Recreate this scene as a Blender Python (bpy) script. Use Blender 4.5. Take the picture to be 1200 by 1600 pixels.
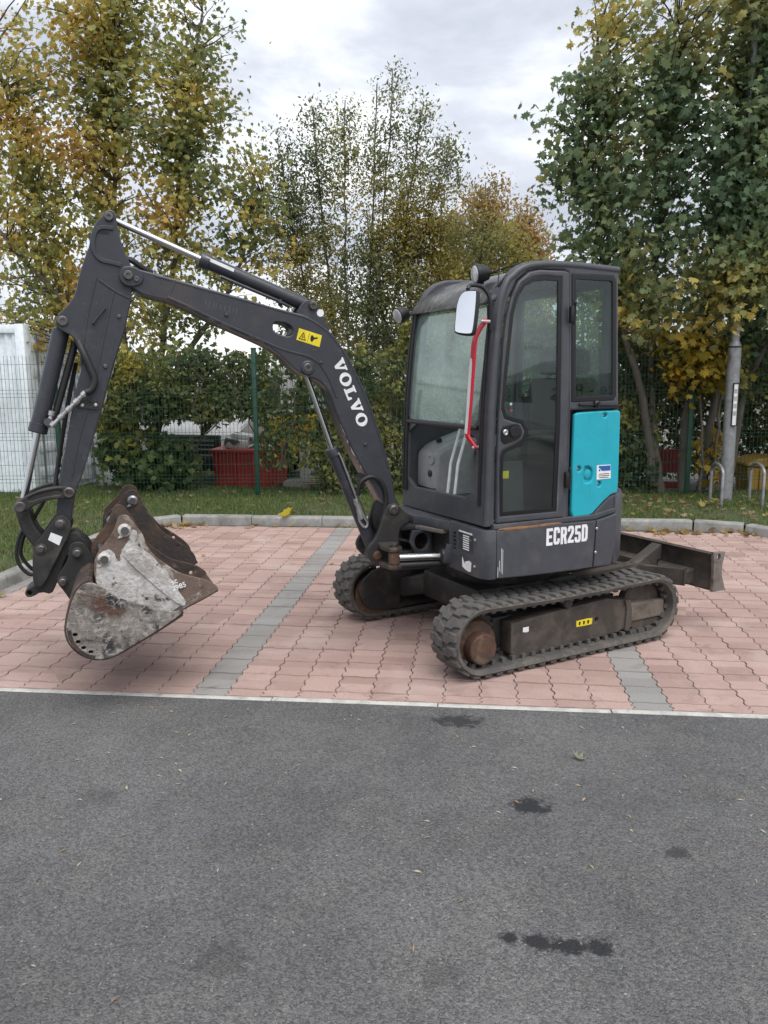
import bpy, bmesh, math, random
import numpy as np
from mathutils import Vector, Matrix, noise as mnoise
R = math.radians
random.seed(7)
rng = np.random.default_rng(11)
scene = bpy.context.scene
for o in list(bpy.data.objects):
    bpy.data.objects.remove(o)
COL = scene.collection

# ------------------------------------------------------------------ camera
CAM_H = 1.75
pitch, roll, yaw = R(9.6), R(0.4), R(6.1)
cp, sp = math.cos(pitch), math.sin(pitch)
fwd, up, rt = Vector((0, cp, -sp)), Vector((0, sp, cp)), Vector((1, 0, 0))
cr, sr = math.cos(roll), math.sin(roll)
rt2, up2 = rt * cr - up * sr, up * cr + rt * sr
RZ = Matrix.Rotation(yaw, 3, 'Z')
fwd, rt2, up2 = RZ @ fwd, RZ @ rt2, RZ @ up2
cam_data = bpy.data.cameras.new('camera')
cam = bpy.data.objects.new('camera', cam_data)
COL.objects.link(cam)
cam.matrix_world = Matrix(((rt2.x, up2.x, -fwd.x, 0), (rt2.y, up2.y, -fwd.y, 0), (rt2.z, up2.z, -fwd.z, CAM_H), (0, 0, 0, 1)))
cam_data.sensor_fit = 'VERTICAL'
cam_data.sensor_height = 36.0
cam_data.sensor_width = 27.0
cam_data.lens = 36.0 * 1250 / 1600
cam_data.clip_start = 0.05
cam_data.clip_end = 600
scene.camera = cam

# ------------------------------------------------------------------ sky and sun (overcast)
SUN_EL, SUN_AZ = 62, 150
world = bpy.data.worlds.new('World')
scene.world = world
world.use_nodes = True
wn, wl = world.node_tree.nodes, world.node_tree.links
wn.clear()
wout = wn.new('ShaderNodeOutputWorld')
bg = wn.new('ShaderNodeBackground')
sky = wn.new('ShaderNodeTexSky')
sky.sky_type = 'NISHITA'
sky.sun_disc = False
sky.sun_elevation = R(SUN_EL)
sky.sun_rotation = R(SUN_AZ)
sky.air_density = 1.0
sky.dust_density = 2.0
bg.inputs['Strength'].default_value = 0.1
wtc = wn.new('ShaderNodeTexCoord')
wmap = wn.new('ShaderNodeMapping')
wmap.inputs['Scale'].default_value = (1.0, 1.0, 2.4)
wmap.inputs['Location'].default_value = (0.3, 0.9, 0.15)
wnoise = wn.new('ShaderNodeTexNoise')
wnoise.inputs['Scale'].default_value = 2.6
wnoise.inputs['Detail'].default_value = 7
wnoise.inputs['Roughness'].default_value = 0.55
wnoise.inputs['Distortion'].default_value = 0.35
wr = wn.new('ShaderNodeValToRGB')
wr.color_ramp.elements[0].position = 0.38
wr.color_ramp.elements[0].color = (3.0, 3.2, 3.7, 1)
wr.color_ramp.elements[1].position = 0.63
wr.color_ramp.elements[1].color = (6.5, 6.6, 6.7, 1)
e = wr.color_ramp.elements.new(0.5)
e.color = (4.1, 4.3, 4.75, 1)
wmix = wn.new('ShaderNodeMixRGB')
wmix.inputs['Fac'].default_value = 0.93
wl.new(wtc.outputs['Generated'], wmap.inputs['Vector'])
wl.new(wmap.outputs['Vector'], wnoise.inputs['Vector'])
wl.new(wnoise.outputs['Fac'], wr.inputs['Fac'])
wl.new(sky.outputs['Color'], wmix.inputs['Color1'])
wl.new(wr.outputs['Color'], wmix.inputs['Color2'])
wl.new(wmix.outputs['Color'], bg.inputs['Color'])
wl.new(bg.outputs['Background'], wout.inputs['Surface'])

sun_data = bpy.data.lights.new('sun', 'SUN')
sun_data.energy = 1.5
sun_data.angle = R(55)
sun_data.color = (1.0, 0.98, 0.95)
sun = bpy.data.objects.new('sun', sun_data)
COL.objects.link(sun)
# sun stands behind and to the right of the photographer
sd = Vector((math.sin(R(SUN_AZ)) * math.cos(R(SUN_EL)), math.cos(R(SUN_AZ)) * math.cos(R(SUN_EL)), math.sin(R(SUN_EL))))
sun.rotation_euler = sd.to_track_quat('Z', 'Y').to_euler()
sun.location = (4, -4, 12)

scene.view_settings.view_transform = 'Standard'
scene.view_settings.look = 'None'
scene.view_settings.exposure = 1.0
scene.view_settings.gamma = 1.0
scene.view_settings.use_curve_mapping = False
scene.render.engine = 'CYCLES'
scene.cycles.transparent_max_bounces = 16
scene.cycles.max_bounces = 7

# ------------------------------------------------------------------ materials
MATS = {}
def node_mat(name):
    m = bpy.data.materials.new(name)
    m.use_nodes = True
    nt = m.node_tree
    return m, nt, nt.nodes, nt.links, nt.nodes['Principled BSDF']

def tex_coord(nt, mode='Object'):
    n = nt.nodes
    if mode == 'World':
        g = n.new('ShaderNodeNewGeometry')
        return g.outputs['Position']
    t = n.new('ShaderNodeTexCoord')
    return t.outputs['Object']

def noise_fac(nt, vec, scale, lo, hi, detail=6, rough=0.6, dist=0.0, stretch=None):
    n, l = nt.nodes, nt.links
    if stretch:
        mp = n.new('ShaderNodeMapping')
        mp.inputs['Scale'].default_value = stretch
        l.new(vec, mp.inputs['Vector'])
        vec = mp.outputs['Vector']
    t = n.new('ShaderNodeTexNoise')
    t.inputs['Scale'].default_value = scale
    t.inputs['Detail'].default_value = detail
    t.inputs['Roughness'].default_value = rough
    t.inputs['Distortion'].default_value = dist
    l.new(vec, t.inputs['Vector'])
    r = n.new('ShaderNodeMapRange')
    r.inputs['From Min'].default_value = lo
    r.inputs['From Max'].default_value = hi
    l.new(t.outputs['Fac'], r.inputs['Value'])
    return r.outputs['Result']

def mix_col(nt, fac, a, b, blend='MIX'):
    n, l = nt.nodes, nt.links
    m = n.new('ShaderNodeMixRGB')
    m.blend_type = blend
    for s, v in (('Fac', fac), ('Color1', a), ('Color2', b)):
        if isinstance(v, (int, float)):
            m.inputs[s].default_value = v
        elif isinstance(v, tuple):
            m.inputs[s].default_value = (*v, 1)
        else:
            l.new(v, m.inputs[s])
    return m.outputs['Color']

def add_bump(nt, bsdf, height, strength=0.3, distance=0.01):
    b = nt.nodes.new('ShaderNodeBump')
    b.inputs['Strength'].default_value = strength
    b.inputs['Distance'].default_value = distance
    nt.links.new(height, b.inputs['Height'])
    nt.links.new(b.outputs['Normal'], bsdf.inputs['Normal'])

def surf(name, base, rough=0.5, metal=0.0, layers=(), var=0.12, vscale=14, bump=0.0, bscale=60, coord='Object', rough_var=0.0, coat=0.0, edge=None):
    """layers: (color, scale, lo, hi[, stretch]) patches of wear/dirt mixed over the base by noise"""
    if name in MATS:
        return MATS[name]
    m, nt, n, l, b = node_mat(name)
    vec = tex_coord(nt, coord)
    col = base
    if var:
        f = noise_fac(nt, vec, vscale, 0.3, 0.7)
        d = tuple(c * (1 - var) for c in base)
        u_ = tuple(min(1, c * (1 + var)) for c in base)
        col = mix_col(nt, f, d, u_)
    for i, L in enumerate(layers):
        f = noise_fac(nt, vec, L[1], L[2], L[3], dist=0.3, stretch=L[4] if len(L) > 4 else None)
        col = mix_col(nt, f, col, L[0])
    if edge:
        ge = n.new('ShaderNodeNewGeometry')
        mr = n.new('ShaderNodeMapRange'); mr.inputs['From Min'].default_value = 0.53; mr.inputs['From Max'].default_value = 0.60
        l.new(ge.outputs['Pointiness'], mr.inputs['Value'])
        mm = n.new('ShaderNodeMath'); mm.operation = 'MULTIPLY'
        l.new(mr.outputs[0], mm.inputs[0]); l.new(noise_fac(nt, vec, 25, 0.42, 0.62), mm.inputs[1])
        col = mix_col(nt, mm.outputs[0], col, edge)
    if isinstance(col, tuple):
        b.inputs['Base Color'].default_value = (*col, 1)
    else:
        l.new(col, b.inputs['Base Color'])
    b.inputs['Roughness'].default_value = rough
    b.inputs['Metallic'].default_value = metal
    if coat:
        b.inputs['Coat Weight'].default_value = coat
    if rough_var:
        f = noise_fac(nt, vec, vscale * 0.7, 0.3, 0.7)
        r = n.new('ShaderNodeMapRange')
        r.inputs['To Min'].default_value = max(0.05, rough - rough_var)
        r.inputs['To Max'].default_value = min(1, rough + rough_var)
        l.new(f, r.inputs['Value'])
        l.new(r.outputs['Result'], b.inputs['Roughness'])
    if bump:
        f = noise_fac(nt, vec, bscale, 0.2, 0.8)
        add_bump(nt, b, f, bump)
    MATS[name] = m
    return m

DUST = (0.165, 0.155, 0.145)
PAINT = surf('grey_paint', (0.037, 0.039, 0.048), 0.34, layers=((DUST, 5.0, 0.60, 1.1), ((0.085, 0.062, 0.05), 2.6, 0.58, 0.85), ((0.12, 0.115, 0.115), 70, 0.64, 0.78), ((0.17, 0.165, 0.16), 16, 0.68, 0.74, (1, 1, 7))), rough_var=0.14, bump=0.06, bscale=120)
CABPAINT = surf('cab_grey_paint', (0.060, 0.062, 0.072), 0.45, layers=((DUST, 4.0, 0.58, 1.0), ((0.16, 0.15, 0.15), 90, 0.66, 0.8), ((0.2, 0.19, 0.185), 14, 0.70, 0.76, (6, 1, 1))), rough_var=0.14, bump=0.08, bscale=160)
SKIRTP = surf('skirt_grey_paint', (0.058, 0.061, 0.072), 0.45, layers=((DUST, 3.5, 0.52, 0.95), ((0.2, 0.19, 0.18), 40, 0.64, 0.8, (1, 1, 5)), ((0.16, 0.085, 0.04), 9, 0.7, 0.85)), rough_var=0.12, bump=0.06, bscale=150)
STEEL = surf('worn_dark_steel', (0.03, 0.029, 0.028), 0.55, 0.2, layers=(((0.12, 0.105, 0.09), 7, 0.5, 0.85), ((0.10, 0.05, 0.028), 11, 0.6, 0.8)), bump=0.12)
FRAMEST = surf('dirty_track_frame', (0.055, 0.046, 0.039), 0.7, 0.1, layers=(((0.13, 0.105, 0.085), 6, 0.45, 0.75), ((0.02, 0.018, 0.016), 5, 0.55, 0.75)), bump=0.2)
RUSTD = surf('rusty_steel', (0.11, 0.055, 0.033), 0.75, 0.15, layers=(((0.05, 0.036, 0.03), 6, 0.45, 0.65), ((0.2, 0.13, 0.09), 14, 0.55, 0.8)), bump=0.3)
BUCKM = surf('bucket_steel', (0.215, 0.19, 0.168), 0.7, 0.15, layers=(((0.025, 0.025, 0.027), 6.5, 0.50, 0.62), ((0.38, 0.345, 0.31), 34, 0.50, 0.66), ((0.36, 0.33, 0.30), 18, 0.58, 0.66, (1, 1, 4)), ((0.10, 0.05, 0.032), 4, 0.57, 0.70), ((0.05, 0.045, 0.042), 70, 0.58, 0.68)), bump=0.35, bscale=45)
BUCKB = surf('bucket_brown_steel', (0.105, 0.065, 0.046), 0.72, 0.2, layers=(((0.045, 0.036, 0.032), 6, 0.42, 0.62), ((0.24, 0.2, 0.17), 18, 0.58, 0.75)), bump=0.3, bscale=45)
BUCKD = surf('bucket_dark_steel', (0.05, 0.041, 0.037), 0.65, 0.25, layers=(((0.11, 0.07, 0.045), 7, 0.48, 0.68), ((0.17, 0.15, 0.13), 24, 0.6, 0.78)), bump=0.3, bscale=45)
CEMENT = surf('cement_splashed_steel', (0.55, 0.53, 0.505), 0.85, 0.0, layers=(((0.36, 0.33, 0.305), 9, 0.45, 0.62), ((0.06, 0.048, 0.042), 11, 0.60, 0.64), ((0.14, 0.09, 0.062), 22, 0.62, 0.68), ((0.3, 0.27, 0.25), 60, 0.55, 0.7)), bump=0.6, bscale=50)
CHROME = surf('chrome_rod', (0.62, 0.62, 0.63), 0.2, 1.0, var=0.05)
SILVER = surf('zinc_fitting', (0.5, 0.5, 0.5), 0.38, 0.9, var=0.1)
PINM = surf('greasy_pin', (0.14, 0.13, 0.125), 0.45, 0.7, layers=(((0.05, 0.04, 0.035), 20, 0.5, 0.7),))
RUBBER = surf('hose_rubber', (0.014, 0.014, 0.015), 0.55, var=0.2)
TRACKR = surf('track_rubber', (0.075, 0.07, 0.064), 0.85, layers=(((0.135, 0.118, 0.1), 5, 0.45, 0.7), ((0.17, 0.15, 0.13), 26, 0.56, 0.75)), bump=0.3, bscale=70)
TRACKL = surf('track_lug_rubber', (0.085, 0.081, 0.076), 0.8, layers=(((0.12, 0.105, 0.09), 17, 0.5, 0.75),), bump=0.35, bscale=60)
BLACK = surf('black_plastic', (0.012, 0.012, 0.013), 0.42, var=0.1)
GASKET = surf('black_gasket', (0.008, 0.008, 0.009), 0.35, var=0.0)
INTERIOR = surf('cab_interior_plastic', (0.27, 0.272, 0.275), 0.6, layers=(((0.2, 0.19, 0.175), 8, 0.55, 0.9),), bump=0.08)
INTDARK = surf('cab_interior_dark', (0.02, 0.02, 0.021), 0.65)
SEATM = surf('seat_fabric', (0.028, 0.028, 0.03), 0.85)
TEALM = surf('teal_paint', (0.018, 0.38, 0.47), 0.36, layers=(((0.06, 0.41, 0.48), 3, 0.5, 0.9), ((0.2, 0.42, 0.44), 120, 0.68, 0.8), ((0.02, 0.22, 0.26), 7, 0.6, 0.85, (4, 4, 0.7)), ((0.13, 0.3, 0.31), 3.0, 0.58, 0.8)), var=0.06, bump=0.10, bscale=9)
REDM = surf('red_rail_paint', (0.62, 0.022, 0.045), 0.4, var=0.08)
WHITEP = surf('white_paint', (0.78, 0.78, 0.77), 0.45, layers=(((0.5, 0.48, 0.45), 30, 0.62, 0.85),))
DECAL = surf('white_decal', (0.8, 0.8, 0.8), 0.5, layers=(((0.35, 0.35, 0.36), 45, 0.66, 0.78),))
YELLOW = surf('yellow_decal', (0.78, 0.62, 0.02), 0.45, layers=(((0.4, 0.32, 0.05), 25, 0.62, 0.8),))
BLUED = surf('blue_decal', (0.03, 0.1, 0.36), 0.45, var=0)
MIRRORM = surf('mirror_glass', (0.85, 0.87, 0.9), 0.06, 1.0, var=0)
LAMPG = surf('lamp_lens', (0.55, 0.56, 0.58), 0.12, 0.3, var=0)
WOODM = surf('weathered_wood', (0.24, 0.19, 0.14), 0.8, layers=(((0.12, 0.09, 0.07), 6, 0.5, 0.8, (1, 8, 8)),))

def glass_mat(name, tint, dust=0.0, dustcol=(0.6, 0.65, 0.62), ior=1.5, haze_scale=3.0):
    m, nt, n, l, b = node_mat(name)
    n.remove(b)
    out = n['Material Output']
    tr = n.new('ShaderNodeBsdfTransparent'); tr.inputs['Color'].default_value = (*tint, 1)
    gl = n.new('ShaderNodeBsdfGlossy'); gl.inputs['Roughness'].default_value = 0.02
    # Schlick reflectance from the angle to the surface, the same from both sides of the pane
    ge = n.new('ShaderNodeNewGeometry')
    dt = n.new('ShaderNodeVectorMath'); dt.operation = 'DOT_PRODUCT'
    l.new(ge.outputs['Normal'], dt.inputs[0]); l.new(ge.outputs['Incoming'], dt.inputs[1])
    ab = n.new('ShaderNodeMath'); ab.operation = 'ABSOLUTE'; l.new(dt.outputs['Value'], ab.inputs[0])
    om = n.new('ShaderNodeMath'); om.operation = 'SUBTRACT'; om.inputs[0].default_value = 1.0; l.new(ab.outputs[0], om.inputs[1])
    pw = n.new('ShaderNodeMath'); pw.operation = 'POWER'; l.new(om.outputs[0], pw.inputs[0]); pw.inputs[1].default_value = 5.0
    f0 = ((ior - 1) / (ior + 1)) ** 2
    fr = n.new('ShaderNodeMath'); fr.operation = 'MULTIPLY_ADD'; l.new(pw.outputs[0], fr.inputs[0]); fr.inputs[1].default_value = 1 - f0; fr.inputs[2].default_value = f0
    mx = n.new('ShaderNodeMixShader')
    l.new(fr.outputs[0], mx.inputs[0]); l.new(tr.outputs[0], mx.inputs[1]); l.new(gl.outputs[0], mx.inputs[2])
    last = mx
    if dust:
        df = n.new('ShaderNodeBsdfDiffuse'); df.inputs['Color'].default_value = (*dustcol, 1)
        f = noise_fac(nt, tex_coord(nt), haze_scale, 0.22, 0.72, dist=0.9)
        mm = n.new('ShaderNodeMath'); mm.operation = 'MULTIPLY'; mm.inputs[1].default_value = dust
        l.new(f, mm.inputs[0])
        m2 = n.new('ShaderNodeMixShader')
        l.new(mm.outputs[0], m2.inputs[0]); l.new(mx.outputs[0], m2.inputs[1]); l.new(df.outputs[0], m2.inputs[2])
        last = m2
    l.new(last.outputs[0], out.inputs['Surface'])
    return m
GLASS = glass_mat('tinted_glass', (0.90, 0.96, 0.93), 0.012, ior=1.7)
GLASSF = glass_mat('dusty_sheen_windscreen', (0.90, 0.97, 0.94), 0.32, (0.74, 0.92, 0.82), ior=1.95, haze_scale=2.2)  # dust film whose pale green also paints in the pane's reflected brightness
GLASSR = glass_mat('rear_tinted_glass', (0.74, 0.84, 0.79), 0.01, ior=1.6)

# ------------------------------------------------------------------ mesh helpers
def tag(o, label=None, cat=None, group=None, kind=None):
    if label: o['label'] = label
    if cat: o['category'] = cat
    if group: o['group'] = group
    if kind: o['kind'] = kind
    return o

def finish(me, angle=32):
    me.polygons.foreach_set('use_smooth', [True] * len(me.polygons))
    me.set_sharp_from_angle(angle=R(angle))

def link(name, me, mat=None, parent=None, smooth=32):
    if mat is not None and not me.materials:
        me.materials.append(mat)
    if smooth:
        finish(me, smooth)
    o = bpy.data.objects.new(name, me)
    COL.objects.link(o)
    if parent is not None:
        o.parent = parent
    return o

def empty(name, loc, rz=0.0):
    o = bpy.data.objects.new(name, None)
    COL.objects.link(o)
    o.location = loc
    o.rotation_euler = (0, 0, rz)
    o.empty_display_size = 0.2
    return o

def bm_mesh(bm, name, M=None):
    bmesh.ops.recalc_face_normals(bm, faces=bm.faces)
    me = bpy.data.meshes.new(name)
    if M is not None:
        bm.transform(M)
    bm.to_mesh(me)
    bm.free()
    return me

def chaikin(pts, it=1, closed=True, k=0.25):
    for _ in range(it):
        q = []
        n = len(pts)
        rg = range(n) if closed else range(n - 1)
        if not closed: q.append(pts[0])
        for i in rg:
            a, b = pts[i], pts[(i + 1) % n]
            q.append(tuple(x * (1 - k) + y * k for x, y in zip(a, b)))
            q.append(tuple(x * k + y * (1 - k) for x, y in zip(a, b)))
        if not closed: q.append(pts[-1])
        pts = q
    return pts

def densify(pts, step):
    q = []
    for i in range(len(pts)):
        a, b = Vector(pts[i]), Vector(pts[(i + 1) % len(pts)])
        k = max(1, int((b - a).length / step))
        for j in range(k):
            q.append(tuple(a.lerp(b, j / k)))
    return q

def offset_poly(pts, d):
    """positive d grows a loop, negative shrinks it"""
    n = len(pts)
    area = sum(pts[i][0] * pts[(i + 1) % n][1] - pts[(i + 1) % n][0] * pts[i][1] for i in range(n))
    s = 1 if area > 0 else -1
    q = []
    for i in range(n):
        a, b, c = Vector(pts[i - 1]), Vector(pts[i]), Vector(pts[(i + 1) % n])
        e1, e2 = (b - a).normalized(), (c - b).normalized()
        n1, n2 = Vector((e1.y, -e1.x)) * s, Vector((e2.y, -e2.x)) * s
        m = (n1 + n2)
        if m.length < 1e-6: m = n1
        m.normalize()
        k = d / max(0.45, m.dot(n1))
        q.append(tuple(b + m * k))
    return q

def circle(cx, cy, r, n=16, ry=None):
    ry = ry or r
    return [(cx + r * math.cos(2 * math.pi * i / n), cy + ry * math.sin(2 * math.pi * i / n)) for i in range(n)]

AX_V = Matrix(((1, 0, 0, 0), (0, 0, -1, 0), (0, 1, 0, 0), (0, 0, 0, 1)))     # loops in (u, w), thickness along v
AX_U = Matrix(((0, 0, 1, 0), (1, 0, 0, 0), (0, 1, 0, 0), (0, 0, 0, 1)))      # loops in (v, w), thickness along u
AX_W = Matrix.Identity(4)                                                    # loops in (u, v), thickness along w
CUR = Matrix.Identity(4)

def plate_mesh(loops, t0, t1, axis='v', bevel=0.004, M=None, res=1):
    """solid plate with holes between two offsets, edges rounded"""
    cu = bpy.data.curves.new('c', 'CURVE')
    cu.dimensions = '2D'
    cu.fill_mode = 'BOTH'
    half = abs(t1 - t0) / 2
    bevel = min(bevel, half * 0.95)
    cu.extrude = half - bevel
    cu.bevel_depth = bevel
    cu.bevel_resolution = res
    cu.offset = -bevel
    for lp in loops:
        s = cu.splines.new('POLY')
        s.points.add(len(lp) - 1)
        for p, q in zip(s.points, lp):
            p.co = (q[0], q[1], 0, 1)
        s.use_cyclic_u = True
    ob = bpy.data.objects.new('c', cu)
    COL.objects.link(ob)
    dg = bpy.context.evaluated_depsgraph_get()
    me = bpy.data.meshes.new_from_object(ob.evaluated_get(dg))
    bpy.data.objects.remove(ob)
    bpy.data.curves.remove(cu)
    A = {'v': AX_V, 'u': AX_U, 'w': AX_W}[axis]
    off = {'v': (0, (t0 + t1) / 2, 0), 'u': ((t0 + t1) / 2, 0, 0), 'w': (0, 0, (t0 + t1) / 2)}[axis]
    me.transform(Matrix.Translation(off) @ A)
    me.transform(CUR if M is None else M)
    return me

def plate(name, loops, t0, t1, mat, parent, axis='v', bevel=0.004, warp=None, smooth=32):
    if loops and not isinstance(loops[0][0], (tuple, list)):
        loops = [loops]
    me = plate_mesh(loops, t0, t1, axis, bevel, M=Matrix.Identity(4))
    if warp:
        for v in me.vertices:
            v.co = warp(v.co)
    me.transform(CUR)
    return link(name, me, mat, parent, smooth)

def tube_bm(bm, pts, radii, sides=10, caps=True):
    pts = [Vector(p) for p in pts]
    if isinstance(radii, (int, float)): radii = [radii] * len(pts)
    rings = []
    t = (pts[1] - pts[0]).normalized()
    nrm = t.orthogonal().normalized()
    for i, p in enumerate(pts):
        if i == 0: tt = (pts[1] - pts[0])
        elif i == len(pts) - 1: tt = pts[-1] - pts[-2]
        else: tt = (pts[i + 1] - pts[i]).normalized() + (pts[i] - pts[i - 1]).normalized()
        tt.normalize()
        nrm = (nrm - tt * nrm.dot(tt))
        if nrm.length < 1e-6: nrm = tt.orthogonal()
        nrm.normalize()
        bn = tt.cross(nrm)
        rings.append([bm.verts.new(p + (nrm * math.cos(2 * math.pi * j / sides) + bn * math.sin(2 * math.pi * j / sides)) * radii[i]) for j in range(sides)])
    for a, b in zip(rings, rings[1:]):
        for j in range(sides):
            bm.faces.new((a[j], a[(j + 1) % sides], b[(j + 1) % sides], b[j]))
    if caps:
        bm.faces.new(rings[0][::-1])
        bm.faces.new(rings[-1])

def smooth_path(pts, n=4):
    """Catmull-Rom through the points"""
    P = [Vector(p) for p in pts]
    P = [P[0] * 2 - P[1]] + P + [P[-1] * 2 - P[-2]]
    out = []
    for i in range(1, len(P) - 2):
        for k in range(n):
            t = k / n
            a, b, c, d = P[i - 1], P[i], P[i + 1], P[i + 2]
            out.append(0.5 * ((2 * b) + (c - a) * t + (2 * a - 5 * b + 4 * c - d) * t * t + (-a + 3 * b - 3 * c + d) * t ** 3))
    out.append(P[-2])
    return out

def tube(name, pts, r, mat, parent, sides=12, curve=0):
    bm = bmesh.new()
    if curve: pts = smooth_path(pts, curve)
    tube_bm(bm, pts, r, sides)
    return link(name, bm_mesh(bm, name, CUR), mat, parent, 40)

def lathe(name, p, d, prof, mat, parent, sides=24):
    """prof: (distance along axis, radius)"""
    bm = bmesh.new()
    p, d = Vector(p), Vector(d).normalized()
    a = d.orthogonal().normalized(); b = d.cross(a)
    rings = []
    for s, r in prof:
        rings.append([bm.verts.new(p + d * s + (a * math.cos(2 * math.pi * j / sides) + b * math.sin(2 * math.pi * j / sides)) * max(r, 1e-4)) for j in range(sides)])
    for x, y in zip(rings, rings[1:]):
        for j in range(sides):
            bm.faces.new((x[j], x[(j + 1) % sides], y[(j + 1) % sides], y[j]))
    bm.faces.new(rings[0][::-1]); bm.faces.new(rings[-1])
    return link(name, bm_mesh(bm, name, CUR), mat, parent, 30)

def box_bm(bm, lo, hi, bevel=0.0, M=None):
    r = bmesh.ops.create_cube(bm, size=1)
    vs = r['verts']
    for v in vs:
        v.co = Vector([(lo[i] + hi[i]) / 2 + v.co[i] * (hi[i] - lo[i]) for i in range(3)])
        if M is not None: v.co = M @ v.co
    if bevel:
        es = list({e for v in vs for e in v.link_edges})
        bmesh.ops.bevel(bm, geom=es, offset=bevel, segments=2, affect='EDGES', profile=0.5)

def box(name, lo, hi, mat, parent, bevel=0.006, M=None):
    bm = bmesh.new()
    box_bm(bm, lo, hi, bevel, M)
    return link(name, bm_mesh(bm, name, CUR), mat, parent, 40)

def beam_matrix(p, q, upv=(0, 0, 1)):
    p, q = Vector(p), Vector(q)
    x = (q - p).normalized(); z = Vector(upv); y = z.cross(x).normalized(); z = x.cross(y)
    return Matrix(((x.x, y.x, z.x, p.x), (x.y, y.y, z.y, p.y), (x.z, y.z, z.z, p.z), (0, 0, 0, 1))), (q - p).length

def beam(name, p, q, w, h, mat, parent, bevel=0.005):
    M, L = beam_matrix(p, q)
    return box(name, (0, -w / 2, -h / 2), (L, w / 2, h / 2), mat, parent, bevel, M)

def sweep_shell(name, path, v0, v1, thick, mat, parent):
    """bent sheet: (u, w) path with thickness inwards, extruded from v0 to v1"""
    n = len(path)
    P = [Vector(p) for p in path]
    inner = []
    for i in range(n):
        a, c = P[max(0, i - 1)], P[min(n - 1, i + 1)]
        t = (c - a).normalized()
        inner.append(P[i] + Vector((-t.y, t.x)) * thick)
    loop = P + inner[::-1]
    bm = bmesh.new()
    A = [bm.verts.new((p.x, v0, p.y)) for p in loop]
    B = [bm.verts.new((p.x, v1, p.y)) for p in loop]
    m = len(loop)
    for i in range(m):
        bm.faces.new((A[i], A[(i + 1) % m], B[(i + 1) % m], B[i]))
    for i in range(n - 1):
        bm.faces.new((A[i], A[i + 1], A[m - 2 - i], A[m - 1 - i]))
        bm.faces.new((B[i], B[m - 1 - i], B[m - 2 - i], B[i + 1]))
    return link(name, bm_mesh(bm, name, CUR), mat, parent, 40)

def text_mesh(body, size=1.0, offset=0.0, extrude=0.0, align='LEFT', space=1.0):
    cu = bpy.data.curves.new('t', 'FONT')
    cu.body = body
    cu.size = size
    cu.offset = offset
    cu.extrude = extrude
    cu.align_x = align
    cu.space_character = space
    ob = bpy.data.objects.new('t', cu)
    COL.objects.link(ob)
    dg = bpy.context.evaluated_depsgraph_get()
    me = bpy.data.meshes.new_from_object(ob.evaluated_get(dg))
    bpy.data.objects.remove(ob); bpy.data.curves.remove(cu)
    return me

def fit_text(name, body, origin, xdir, ydir, width, height, mat, parent, offset=0.0, depth=0.001):
    """lettering with its lower left corner at origin, filling width x height"""
    me = text_mesh(body, 1.0, offset, 0.02)
    co = np.empty(len(me.vertices) * 3); me.vertices.foreach_get('co', co); co = co.reshape(-1, 3)
    lo, hi = co.min(0), co.max(0)
    X, Y = Vector(xdir).normalized(), Vector(ydir).normalized(); Z = X.cross(Y)
    o = Vector(origin)
    for v in me.vertices:
        a = (v.co.x - lo[0]) / (hi[0] - lo[0]) * width
        b = (v.co.y - lo[1]) / (hi[1] - lo[1]) * height
        c = (v.co.z / 0.02) * depth
        v.co = o + X * a + Y * b + Z * c
    me.transform(CUR)
    return link(name, me, mat, parent, 0)

# ================================================================== SETTING
FRONT_Y = 4.12        # edge between asphalt and paving
KERB_Y = 9.24         # front face of the back kerb
LEFT_X = -3.86        # face of the left kerb
COLW, ROWD = 0.2025, 0.235

# ---- ground sheet to the horizon
def sheet(name, x0, y0, x1, y1, z, mat, n=1):
    bm = bmesh.new()
    bmesh.ops.create_grid(bm, x_segments=n, y_segments=n, size=0.5)
    for v in bm.verts:
        v.co = Vector((x0 + (v.co.x + 0.5) * (x1 - x0), y0 + (v.co.y + 0.5) * (y1 - y0), z))
    return link(name, bm_mesh(bm, name), mat, None, 0)

yard = surf('yard_concrete', (0.16, 0.155, 0.145), 0.9, layers=(((0.09, 0.085, 0.075), 0.6, 0.45, 0.7),), coord='World', vscale=4)
tag(sheet('ground', -250, -250, 250, 250, -0.09, yard), kind='structure')

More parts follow.
